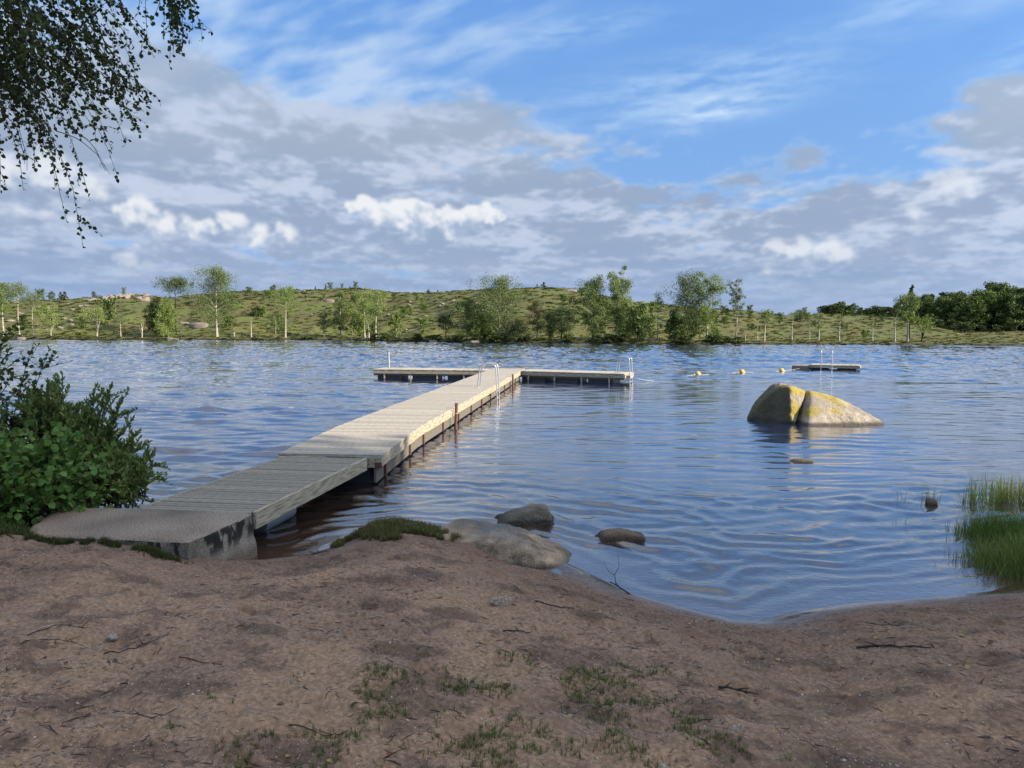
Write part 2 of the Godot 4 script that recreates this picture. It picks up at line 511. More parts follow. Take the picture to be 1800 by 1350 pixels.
# ------------------------------------------------------------------ water
var wk: Array = []
func dock_x(z: float) -> float:
	return lerpf(-2.59, -2.40, (-z - 10.86) / 3.14) if z > -14.0 else lerpf(-2.40, -0.37, (-z - 14.0) / 19.2)

func water_h(x: float, z: float) -> float:
	var dist := -z
	if dist > 150.0: return 0.0
	var bed := beach_d(x, z)
	var depth := -bed
	var lee := smoothstep(-0.6, 1.2, x - dock_x(z)) * (1.0 - smoothstep(10.0, 22.0, x)) * (1.0 - smoothstep(33.0, 37.0, dist))
	var gust := 0.75 + 0.9 * nz.get_noise_2d(x * 7.0, z * 16.0)
	var amp := lerpf(1.15, 0.40, lee) * clampf(gust, 0.25, 1.4)
	var inshore := smoothstep(0.0, 1.6, depth)
	amp *= lerpf(0.04, 1.0, inshore) * (1.0 + 1.3 * smoothstep(34.0, 60.0, dist))
	var far := 1.0 / (1.0 + dist / 60.0)
	var wx := x + 0.25 * nz.get_noise_2d(x * 25.0, z * 25.0)
	var wz := z + 0.25 * nz.get_noise_2d(x * 25.0 + 100.0, z * 25.0)
	var h := 0.0
	for w in wk:
		var s := sin(w[0] * wx + w[1] * wz + w[3])
		h += w[2] * s
	h *= amp
	if dist < 40.0:
		h += amp * 0.014 * nf.get_noise_2d(wx * 42.0, wz * 78.0)
	# little swells that turn parallel to the beach as they come in
	if depth < 5.0 and depth > -0.5:
		var warp := 0.5 * nz.get_noise_2d(x * 35.0, z * 35.0) + 0.12 * nz.get_noise_2d(x * 110.0, z * 110.0)
		var ph := TAU * (depth + warp) / (0.30 + 0.03 * depth)
		var sw := sin(ph)
		sw = sw * 0.6 + 0.4 * (2.0 * pow(0.5 + 0.5 * sw, 2.5) - 0.7)
		var patch := clampf(0.75 + 1.0 * nz.get_noise_2d(x * 40.0 + 7.0, z * 60.0), 0.35, 1.0)
		h += 0.011 * sw * patch * smoothstep(0.0, 0.6, depth) * (1.0 - smoothstep(2.2, 5.0, depth))
	return h

func make_water() -> void:
	var r := RandomNumberGenerator.new(); r.seed = 77
	for i in 13:
		var lam: float = [1.5, 1.1, 0.9, 0.78, 0.68, 0.6, 0.52, 0.45, 0.4, 0.35, 0.31, 0.27, 2.4][i]
		var an := deg_to_rad(90.0 - 22.0 + r.randf_range(-38.0, 38.0))
		var k := TAU / lam
		wk.append([k * cos(an), k * sin(an), 0.0098 * pow(lam, 0.85) * r.randf_range(0.7, 1.2) * (0.55 if lam > 0.95 else 1.15), r.randf() * TAU])
	var xs := spaced(-420.0, 420.0, func(p): return clampf(0.038 + maxf(0.0, absf(p) - 6.0) * 0.0062, 0.038, 9.0) if absf(p) < 70.0 else 6.0)
	var zs := spaced(-158.0, -5.0, func(p): return clampf(0.036 + maxf(0.0, -p - 9.0) * 0.0062, 0.036, 0.6))
	var m := mat(Color(1, 1, 1), 0.012)
	m.metallic_specular = 0.70
	m.clearcoat_enabled = true; m.clearcoat = 0.8; m.clearcoat_roughness = 0.01
	m.uv1_triplanar = true; m.uv1_world_triplanar = true; m.uv1_scale = Vector3(0.5, 1.0, 0.9)
	relief(m, noise_tex(0.016, 4, Color.BLACK, Color.WHITE, 1024, FastNoiseLite.TYPE_SIMPLEX_SMOOTH, 4), 0.42)
	var deep := Color(0.008, 0.018, 0.056); var shallow := Color(0.082, 0.050, 0.034); var mid := Color(0.028, 0.018, 0.013)
	var cf := func(p: Vector3, _n: Vector3) -> Color:
		var d := -beach_d(p.x, p.z)
		if d < 1.2: return shallow.lerp(mid, smoothstep(0.0, 1.2, d))
		return mid.lerp(deep, smoothstep(1.2, 6.0, d))
	var am := grid(xs, zs, water_h, cf, func(a: Vector3, b: Vector3): return a.z > -12.0 and a.z > -30.0 and beach_h(b.x, b.z, false) > 0.10 and beach_h(a.x, a.z, false) > 0.10 or (absf(a.x) > 14.0 and beach_d(a.x, a.z) > 0.6), one_class, [m])
	var o := obj("lake_water", am)
	meta(o, "", "", "", "structure")

# ------------------------------------------------------------------ ground
func make_ground() -> void:
	# beach, in steps of how wet the sand is
	var grain := noise_tex(0.018, 7, Color(0.68, 0.66, 0.65), Color(1, 1, 1), 1024, FastNoiseLite.TYPE_SIMPLEX, 9, Color(0.80, 0.79, 0.78))
	var bumps := noise_tex(0.03, 6, Color.BLACK, Color.WHITE, 1024, FastNoiseLite.TYPE_SIMPLEX_SMOOTH, 9)
	var mats: Array = []
	for ro in [0.95, 0.7, 0.45, 0.25, 0.09]:
		var m := mat(Color(1, 1, 1), ro)
		tri_tex(m, grain, Vector3(1.35, 1.35, 1.35))
		if ro > 0.6: relief(m, bumps, 0.40)
		elif ro > 0.4: relief(m, bumps, 0.2)
		mats.append(m)
	var dry := Color(0.435, 0.285, 0.182); var damp := Color(0.25, 0.158, 0.108); var wet := Color(0.14, 0.088, 0.06)
	var cf := func(p: Vector3, _n: Vector3) -> Color:
		var d := beach_d(p.x, p.z) + 0.25 * nz.get_noise_2d(p.x * 60.0, p.z * 60.0)
		var col := wet.lerp(damp, smoothstep(0.0, 0.45, d)).lerp(dry, smoothstep(0.5, 2.0, d))
		var pat := nz.get_noise_2d(p.x * 70.0 + 300.0, p.z * 90.0)
		col = col.lerp(Color(0.30, 0.198, 0.138), smoothstep(0.0, 0.35, pat) * 0.65 * smoothstep(0.3, 1.0, d))
		var peat := nf.get_noise_2d(p.x * 110.0 + 40.0, p.z * 150.0)
		col = col.lerp(Color(0.14, 0.09, 0.062), smoothstep(0.15, 0.5, peat) * 0.6 * smoothstep(0.3, 1.0, d))
		var fi := nf.get_noise_2d(p.x * 420.0, p.z * 520.0) + 0.6 * nf.get_noise_2d(p.x * 1300.0 + 9.0, p.z * 1300.0)
		col = col * (1.0 + 0.22 * fi)
		col = col.lerp(Color(0.10, 0.066, 0.046), smoothstep(0.42, 0.75, fi + 0.5 * peat + 0.4 * pat) * 0.7)
		# the trampled black soil at the lower right
		var soil := exp(-(pow((p.x - 1.8) / 0.7, 2.0) + pow((p.z + 2.75) / 0.35, 2.0))) + 0.5 * exp(-(pow((p.x - 1.35) / 0.25, 2.0) + pow((p.z + 3.5) / 0.8, 2.0)))
		col = col.lerp(Color(0.07, 0.05, 0.038), clampf(soil * (0.7 + 0.8 * nz.get_noise_2d(p.x * 200.0, p.z * 200.0)), 0.0, 0.85))
		if p.x > 4.0: col = col.lerp(Color(0.06, 0.05, 0.03), smoothstep(4.0, 4.6, p.x) * 0.8)
		return col
	var cls := func(p: Vector3) -> int:
		if p.z < -9.6: return 0
		var d := beach_d(p.x, p.z) + 0.14 * nz.get_noise_2d(p.x * 70.0, p.z * 70.0) + 0.05 * nf.get_noise_2d(p.x * 300.0, p.z * 300.0)
		return 4 if d < 0.12 else 3 if d < 0.2 else 2 if d < 0.3 else 1 if d < 0.46 else 0
	var xs := spaced(-90.0, 90.0, func(p): return 0.024 if absf(p) < 5.2 else clampf(0.024 + (absf(p) - 5.2) * 0.16, 0.024, 6.0))
	var zs := spaced(-40.0, 70.0, func(p): return 0.024 if p > -8.7 and p < -2.3 else clampf(0.024 + (maxf(-8.7 - p, p + 2.3)) * 0.18, 0.024, 6.0))
	var am := grid(xs, zs, func(x, z): return beach_h(x, z), cf, keep_all, cls, mats)
	meta(obj("beach", am), "", "", "", "structure")
	# ground sheet to the horizon, under the lake and beyond
	var g := mat(Color(0.05, 0.045, 0.03), 0.95, false)
	tri_tex(g, noise_tex(0.02, 4, Color(0.6, 0.6, 0.55), Color(1, 1, 1), 512), Vector3(0.05, 0.05, 0.05))
	var pm := PlaneMesh.new(); pm.size = Vector2(6000, 6000); pm.material = g
	meta(obj("lake_bed", pm, null, Vector3(0, -1.75, 0)), "", "", "", "structure")
	# the heath across the lake
	var hm := mat(Color(1, 1, 1), 0.95)
	tri_tex(hm, noise_tex(0.05, 5, Color(0.66, 0.66, 0.63), Color(1, 1, 1), 1024, FastNoiseLite.TYPE_SIMPLEX_SMOOTH, 14, Color(0.85, 0.85, 0.82)), Vector3(0.045, 0.045, 0.045))
	var hc := func(p: Vector3, n: Vector3) -> Color:
		var d := far_d(p.x, p.z)
		var a := nz.get_noise_2d(p.x * 9.0, p.z * 9.0); var b := nz.get_noise_2d(p.x * 45.0 + 70.0, p.z * 45.0)
		var green := Color(0.112, 0.142, 0.028); var olive := Color(0.118, 0.116, 0.028); var brown := Color(0.100, 0.072, 0.036); var straw := Color(0.165, 0.172, 0.046)
		var col := green.lerp(olive, clampf(0.5 + a * 1.3, 0.0, 1.0))
		col = col.lerp(brown, smoothstep(0.08, 0.42, b + a * 0.5) * 0.5)
		col = col.lerp(straw, (1.0 - smoothstep(10.0, 34.0, d)) * clampf(0.5 + b, 0.0, 1.0))
		if d < 1.3: col = Color(0.05, 0.05, 0.022)
		return col
	var hx := spaced(-450.0, 450.0, func(p): return 0.55 if absf(p) < 130.0 else 6.0)
	var hzs := spaced(-420.0, -106.0, func(p): return 0.5 if p > -150.0 else (0.9 if p > -250.0 else 8.0))
	var hill := grid(hx, hzs, far_h, hc, keep_all, one_class, [hm])
	meta(obj("heath_hills", hill), "", "", "", "structure")

# ------------------------------------------------------------------ trees
var leaf_m: StandardMaterial3D
var bark_white: StandardMaterial3D
var bark_dark: StandardMaterial3D
var needle_m: StandardMaterial3D

func leaf_material() -> StandardMaterial3D:
	var m := mat(Color(1, 1, 1), 0.62)
	m.backlight_enabled = true; m.backlight = Color(0.55, 0.62, 0.25)
	m.metallic_specular = 0.35
	return m

func rnd_dir(r: RandomNumberGenerator) -> Vector3:
	return Vector3(r.randfn(), r.randfn(), r.randfn()).normalized()

func leaf_at(b: MB, p: Vector3, along: Vector3, side: Vector3, ln: float, wd: float, col: Color) -> void:
	var t := along * ln; var s := side * wd * 0.5
	b.quad(p, p + t * 0.45 + s, p + t, p + t * 0.45 - s, col)

# crown profiles: 0 oval, 1 umbrella, 2 column, 3 weeping to the ground, 4 spire, 5 round forest crown
func profile(kind: int, t: float) -> float:
	match kind:
		1: return 0.55 + 0.45 * sin(PI * clampf(t * 0.9 + 0.15, 0.0, 1.0))
		2: return 0.55 + 0.45 * sin(PI * clampf(t * 0.8 + 0.1, 0.0, 1.0))
		3: return pow(clampf(1.0 - t, 0.0, 1.0), 0.45) * 0.9 + 0.1
		4: return 1.05 - t
		5: return pow(sin(PI * clampf(t * 0.72 + 0.26, 0.0, 1.0)), 0.6)
	return pow(sin(PI * clampf(t * 0.80 + 0.14, 0.0, 1.0)), 0.8)

func grow(p: Dictionary) -> Array:
	var r := RandomNumberGenerator.new(); r.seed = p.seed
	var h: float = p.h; var cr: float = p.r; var cb: float = p.cb; var kind: int = p.kind
	var tb := MB.new(); var cb_ := MB.new()
	var pts: Array = []; var rad: Array = []
	var lean: Vector2 = p.get("lean", Vector2.ZERO)
	var tr: float = p.get("tr", h * 0.012)
	var sway := Vector2(r.randf_range(-1, 1), r.randf_range(-1, 1)) * h * 0.018
	for i in 9:
		var t := i / 8.0
		pts.append(Vector3(lean.x * h * t * (0.7 + 0.3 * t) + sway.x * sin(t * 5.0), h * 0.97 * t, lean.y * h * t + sway.y * sin(t * 4.0 + 1.0)))
		rad.append(lerpf(tr, tr * 0.12, pow(t, 0.8)) * (1.25 if i == 0 else 1.0))
	var white := Color(1, 1, 1)
	tb.tube(pts, rad, 6, white)
	if p.get("fork", false):
		for f in 2:
			var base: Vector3 = pts[1 + f]
			var q: Array = []; var qr: Array = []
			var da := r.randf() * TAU
			for i in 5:
				q.append(base + Vector3(cos(da) * h * 0.16 * i / 4.0, h * 0.5 * i / 4.0, sin(da) * h * 0.12 * i / 4.0)); qr.append(tr * 0.7 * (1.0 - i * 0.2))
			tb.tube(q, qr, 5, white)
	var nl: int = p.get("limbs", 20)
	var clumps: Array = []
	for i in nl:
		var t := clampf((i + r.randf()) / nl, 0.0, 1.0)
		if kind == 1: t = pow(t, 0.6)
		var y := lerpf(cb, 0.97, t)
		var k := y * 8.0 / 1.0
		var i0 := clampi(int(k), 0, 7)
		var o: Vector3 = pts[i0].lerp(pts[i0 + 1], k - i0)
		var az := i * 2.39996 + r.randf_range(-0.6, 0.6)
		var ln: float = cr * profile(kind, t) * r.randf_range(0.55, 1.15)
		var up: float = {0: 0.55, 1: 0.35, 2: 1.1, 3: 0.1, 4: -0.12, 5: 0.35}[kind] * r.randf_range(0.6, 1.3)
		var e := o + Vector3(cos(az) * ln, up * ln, sin(az) * ln)
		e.x += p.get("wind", 0.0) * ln
		var mid := o.lerp(e, 0.5) + Vector3(0, 0.12 * ln, 0)
		tb.tube([o, mid, e], [rad[i0] * 0.45, rad[i0] * 0.28, rad[i0] * 0.08 + 0.004], 4, white, false)
		var nk := 2 + int(ln / cr * 2.0)
		for q in nk:
			var s := (q + 1.0) / nk
			var c := (o.lerp(mid, s * 2.0) if s < 0.5 else mid.lerp(e, s * 2.0 - 1.0)) + rnd_dir(r) * cr * 0.12
			if r.randf() < p.get("gaps", 0.12): continue
			clumps.append([c, cr * r.randf_range(0.20, 0.44) * (0.6 if kind == 4 else 1.0), r.randf_range(0.72, 1.25)])
			if kind == 3:
				var drop := c.y - h * cb
				for w in 2:
					if c.y > h * 0.25: clumps.append([c - Vector3(r.randf_range(-0.2, 0.2), r.randf() * drop * 0.6, r.randf_range(-0.2, 0.2)) , cr * 0.22, r.randf_range(0.75, 1.2)])
	if clumps.is_empty(): clumps.append([pts[8], cr * 0.3, 1.0])
	var n: int = p.n; var ls: float = p.ls
	var base_col: Color = p.col
	var droop: float = p.get("droop", 0.5)
	for i in n:
		var c: Array = clumps[r.randi() % clumps.size()]
		var off: Vector3 = rnd_dir(r) * pow(r.randf(), 0.45) * float(c[1])
		off.y *= 0.75 if kind != 3 else 1.3
		var at: Vector3 = c[0] + off
		at.y -= droop * c[1] * r.randf() * 0.8
		var al := (rnd_dir(r) + Vector3(0, -droop, 0)).normalized()
		var sd := al.cross(rnd_dir(r)).normalized()
		var g: float = c[2] * r.randf_range(0.78, 1.25)
		var yel := r.randf_range(0.0, 0.16)
		var s := ls * r.randf_range(0.6, 1.3)
		leaf_at(cb_, at, al, sd, s, s * p.get("slim", 0.62), Color(base_col.r * g * (1.0 + yel), base_col.g * g, base_col.b * g))
	return [tb, cb_]

func tree(called: String, label: String, at: Vector3, p: Dictionary, group := "", category := "tree") -> Node3D:
	var g := grow(p)
	var t := thing(called, label, category, at, group)
	obj("trunk", g[0].mesh(p.get("bark", bark_white)), t)
	obj("crown", g[1].mesh(p.get("leafm", leaf_m)), t)
	return t

func far_tree(px: float, d: float, top_px: float, w_px: float, cb: float, kind: int, dens: float, label: String, extra := {}) -> Node3D:
	var at := far_at(px, d)
	var dist := -at.z
	var yh := 580.0 + (px - 900.0) * 0.00524
	var h := CAM_H + (yh - top_px) / F * dist - at.y
	var cr := w_px / F * dist * 0.5 * 1.12
	var p := {"seed": int(px * 7 + d), "h": h / 0.99, "r": cr, "cb": cb, "kind": kind, "n": int(clampf(dens * 8000.0 * (cr * h * (1.0 - cb)) / 18.0, 110.0, 16000.0)), "ls": 0.215, "col": Color(0.135, 0.205, 0.052), "limbs": 22, "gaps": 0.15, "droop": 1.0, "slim": 0.5, "tr": 0.10 + h * 0.006, "wind": -0.12}
	for k in extra: p[k] = extra[k]
	return tree(extra.get("name", "birch_tree"), label, at - Vector3(0, 0.05, 0), p, "trees along the far shore")

func make_far_trees() -> void:
	var dark := Color(0.062, 0.098, 0.034); var mid := Color(0.102, 0.150, 0.050); var light := Color(0.155, 0.225, 0.062)
	far_tree(8, 6, 494, 36, 0.45, 0, 0.8, "white trunked birch at the left end of the far shore behind the dark branch", {"tr": 0.2})
	far_tree(35, 8, 496, 46, 0.62, 1, 0.55, "flat topped birch with a bare pale trunk near the far shore's left end", {"col": mid})
	far_tree(60, 10, 512, 32, 0.6, 1, 0.5, "thin birch leaning beside the flat topped birch on the far left shore", {"col": mid})
	far_tree(90, 7, 535, 36, 0.3, 0, 0.7, "low light green birch with twin stems left of the forked birch", {"col": light, "fork": true})
	far_tree(172, 3, 541, 40, 0.5, 0, 0.6, "small forked birch with pale V shaped stems on the left far shore", {"col": light, "fork": true, "tr": 0.16})
	far_tree(213, 6, 553, 15, 0.4, 0, 0.5, "spindly bent sapling between the forked birch and the dark thicket", {"col": mid})
	far_tree(250, 1.5, 558, 12, 0.75, 0, 0.15, "nearly bare pale forked stem standing at the water beside shaded bank", {"fork": true, "tr": 0.12})
	far_tree(310, 12, 487, 50, 0.70, 1, 1.1, "pine with a flat dark crown rising behind the weeping birch", {"col": Color(0.07, 0.11, 0.04), "bark": bark_dark, "name": "pine_tree"})
	far_tree(276, 7, 522, 32, 0.05, 5, 1.5, "dark bushy tree tucked against the left side of the weeping birch", {"col": dark, "name": "bushy_tree"})
	far_tree(296, 4, 521, 40, 0.04, 3, 1.5, "weeping light green birch whose foliage hangs down to the bank", {"col": light})
	far_tree(382, 5, 467, 72, 0.24, 0, 1.25, "tallest full crowned birch on the left half of the far shore", {"col": mid, "tr": 0.26, "limbs": 30})
	far_tree(442, 5, 558, 8, 0.9, 0, 0.05, "bare broken birch trunk right of the tallest left birch", {"tr": 0.16, "n": 10})
	far_tree(412, 6, 592, 14, 0.1, 0, 0.5, "two pale stumps with a low shoot by the water below the tallest birch", {"h": 2.0, "tr": 0.14})
	far_tree(502, 4, 502, 44, 0.50, 1, 0.45, "sparse birch with white curved trunk and thin round crown on the hill slope", {"tr": 0.2, "lean": Vector2(0.03, 0)})
	far_tree(485, 9, 545, 28, 0.1, 0, 0.6, "light bushy birch left of the sparse white trunked birch", {"col": mid})
	far_tree(570, 6, 543, 18, 0.2, 0, 0.6, "dark narrow sapling right of the sparse white trunked birch", {"col": dark})
	far_tree(599, 6, 510, 32, 0.15, 0, 0.8, "slim bushy birch left of the three white trunks", {"col": mid})
	far_tree(641, 8, 508, 44, 0.25, 0, 0.8, "light birch above three white trunks near the shore", {"col": light, "tr": 0.17})
	far_tree(648, 3, 565, 10, 0.8, 0, 0.1, "short straight white trunk between two birches", {"tr": 0.2, "n": 25})
	far_tree(660, 4, 507, 40, 0.45, 0, 0.6, "birch with a white trunk leaning right beside the reddish scree", {"col": light, "lean": Vector2(0.06, 0), "tr": 0.2})
	far_tree(697, 6, 566, 16, 0.05, 5, 0.9, "small round bush alone on the straw coloured bank", {"col": mid, "name": "round_bush"})
	far_tree(783, 5, 552, 38, 0.35, 1, 1.0, "small dark spreading tree on the left edge of the central grove", {"col": dark, "bark": bark_dark, "name": "spreading_tree"})
	far_tree(820, 3, 524, 46, 0.1, 0, 0.9, "loose pale green birch left of the broad central birch", {"col": mid})
	far_tree(878, 5, 481, 84, 0.06, 0, 1.6, "broadest dense birch in the middle of the far shore", {"col": mid, "limbs": 40, "tr": 0.28})
	far_tree(850, 9, 530, 50, 0.05, 5, 1.2, "mid green understorey tree below the broadest birch's left flank", {"col": dark, "name": "bushy_tree"})
	far_tree(906, 2, 562, 44, 0.03, 5, 1.5, "dark rounded alder low at the water under the broadest birch", {"col": Color(0.04, 0.065, 0.02), "name": "alder_tree"})
	far_tree(943, 8, 525, 34, 0.2, 0, 0.7, "thin brownish birch right of the broadest birch", {"col": Color(0.085, 0.095, 0.035)})
	far_tree(965, 5, 548, 26, 0.1, 0, 0.8, "low light green birch between the two central groups", {"col": light})
	far_tree(986, 3, 540, 54, 0.12, 1, 1.2, "low spreading dark tree left of the paired tall birches", {"col": dark, "bark": bark_dark, "name": "spreading_tree"})
	far_tree(1042, 4, 486, 62, 0.08, 0, 1.45, "left and denser of the paired tall birches right of centre", {"col": mid, "limbs": 30, "bark": bark_dark, "tr": 0.24})
	far_tree(1084, 5, 484, 42, 0.20, 2, 1.2, "right birch of the tall pair with a white trunk", {"col": light, "lean": Vector2(0.02, 0), "limbs": 26, "tr": 0.24})
	far_tree(1100, 9, 520, 40, 0.05, 0, 0.8, "pale green birch thicket at the right foot of the tall pair", {"col": light})
	far_tree(1129, 3, 556, 32, 0.2, 5, 1.1, "small dark round tree at the water right of the tall pair", {"col": dark, "bark": bark_dark, "name": "round_tree"})
	far_tree(1155, 7, 513, 15, 0.78, 2, 0.3, "very thin birch with a tiny tuft of crown against the sky", {"tr": 0.13})
	far_tree(1205, 4, 484, 70, 0.06, 0, 1.0, "loose windblown birch with airy crown, third of the tall ones right of centre", {"col": mid, "limbs": 32, "tr": 0.22})
	far_tree(1242, 4, 487, 46, 0.16, 2, 0.95, "tall birch leaning right, yellow green, beside the loose windblown birch", {"col": light, "lean": Vector2(0.05, 0), "limbs": 24, "tr": 0.22})
	far_tree(1292, 4, 493, 24, 0.42, 2, 0.75, "slender lone birch with a spotted white trunk and narrow crown", {"col": mid, "tr": 0.19})
	far_tree(1309, 4, 577, 5, 0.9, 0, 0.05, "short bare white stump right of the slender lone birch", {"tr": 0.14, "n": 6})
	far_tree(1330, 5, 553, 8, 0.85, 0, 0.06, "bare thin pole of a dead birch beside the small leaning birch", {"tr": 0.11, "n": 12})
	far_tree(1342, 3, 542, 25, 0.58, 1, 0.7, "small leaning birch with a bright white trunk and flat crown", {"col": light, "tr": 0.2, "lean": Vector2(0.05, 0)})
	far_tree(1391, 5, 546, 15, 0.8, 1, 0.4, "thin birch with a small tuft on the bog behind the raft's left", {"tr": 0.14})
	far_tree(1405, 60, 544, 20, 0.5, 1, 0.7, "small flat topped pine on the skyline dip", {"col": mid, "bark": bark_dark, "name": "pine_tree"})
	far_tree(1421, 9, 562, 8, 0.6, 2, 0.25, "shortest thin birch on the bog behind the raft", {"tr": 0.11})
	far_tree(1437, 4, 549, 15, 0.35, 2, 0.35, "thin birch with loose leaves above the raft's left end", {"tr": 0.15})
	far_tree(1474, 4, 551, 12, 0.6, 2, 0.3, "thin white birch directly above the raft's ladders", {"tr": 0.16})
	far_tree(1532, 4, 563, 10, 0.7, 2, 0.2, "thin birch stem right of the raft on the straw bog", {"tr": 0.16})
	far_tree(1571, 3, 556, 12, 0.6, 2, 0.3, "thin white birch left of the spruce topped birch on the bog", {"tr": 0.16})
	far_tree(1593, 4, 513, 34, 0.42, 0, 1.3, "bright lit birch with hanging crown in front of the dark forest", {"col": light, "tr": 0.2})
	far_tree(1597, 20, 496, 22, 0.35, 4, 1.6, "spruce spire rising behind the bright lit birch", {"col": dark, "bark": bark_dark, "name": "spruce_tree", "limbs": 34})
	far_tree(1618, 3, 556, 40, 0.35, 1, 0.6, "low crooked birch with dark slanting stems by the water at right", {"col": light, "fork": true, "bark": bark_dark, "lean": Vector2(0.1, 0), "tr": 0.16})
	# the dark forest on the right: six grown trees, then copies
	var grown: Array = []
	for i in 7:
		var r := RandomNumberGenerator.new(); r.seed = 400 + i
		grown.append(grow({"seed": 900 + i, "h": 10.0, "r": 2.5, "cb": [0.1, 0.25, 0.08, 0.4, 0.06, 0.15, 0.2][i], "kind": [5, 0, 5, 1, 4, 5, 0][i], "n": 4200, "ls": 0.42, "col": [Color(0.075, 0.120, 0.040), Color(0.100, 0.150, 0.048), Color(0.062, 0.102, 0.035), Color(0.060, 0.095, 0.036), Color(0.048, 0.080, 0.032), Color(0.085, 0.135, 0.042), Color(0.11, 0.165, 0.05)][i], "limbs": 26, "gaps": 0.08, "tr": 0.16}))
	var meshes: Array = []
	for g in grown: meshes.append([g[0].mesh(bark_dark), g[1].mesh(leaf_m)])
	var pale_trunk: Array = [grown[1][0].mesh(bark_white), grown[6][0].mesh(bark_white)]
	var r := RandomNumberGenerator.new(); r.seed = 61
	var tops: Array = [Vector2(1440, 536), Vector2(1462, 523), Vector2(1485, 526), Vector2(1500, 536), Vector2(1545, 530), Vector2(1560, 532), Vector2(1590, 522), Vector2(1640, 506), Vector2(1665, 513), Vector2(1690, 503), Vector2(1712, 506), Vector2(1735, 494), Vector2(1752, 493), Vector2(1775, 502), Vector2(1800, 500), Vector2(1850, 495), Vector2(1950, 490)]
	var px := 1452.0; var k := 0
	while px < 1905.0:
		for row in 3:
			var x := px + r.randf_range(-7, 7)
			var d := 62.0 + row * 9.0 + r.randf_range(-4, 4)
			if x < 1600.0: d += 26.0
			var at := far_at(x, d)
			var yt: float = lerp_table(tops, x) + r.randf_range(0, 12) + (2 - row) * 4.0 + (9.0 if r.randf() < 0.3 else 0.0)
			var h := CAM_H + (580.0 + (x - 900.0) * 0.00524 - yt) / F * -at.z - at.y
			var kind := r.randi() % 7
			if absf(x - 1740.0) < 26.0 and row == 2: kind = 3
			var t := thing("forest_tree", "dark green tree in the forest behind the bog at the right", "tree", at - Vector3(0, 0.1, 0), "trees of the dark forest")
			var front := row == 0 and (kind == 1 or kind == 6)
			obj("trunk", pale_trunk[0 if kind == 1 else 1] if front else meshes[kind][0], t)
			obj("crown", meshes[kind][1], t)
			var s := h / 10.0
			t.scale = Vector3(s * r.randf_range(0.95, 1.35), s, s * r.randf_range(0.95, 1.35))
			t.rotation.y = r.randf() * TAU
			k += 1
		px += 13.0 if px > 1520.0 else 10.0

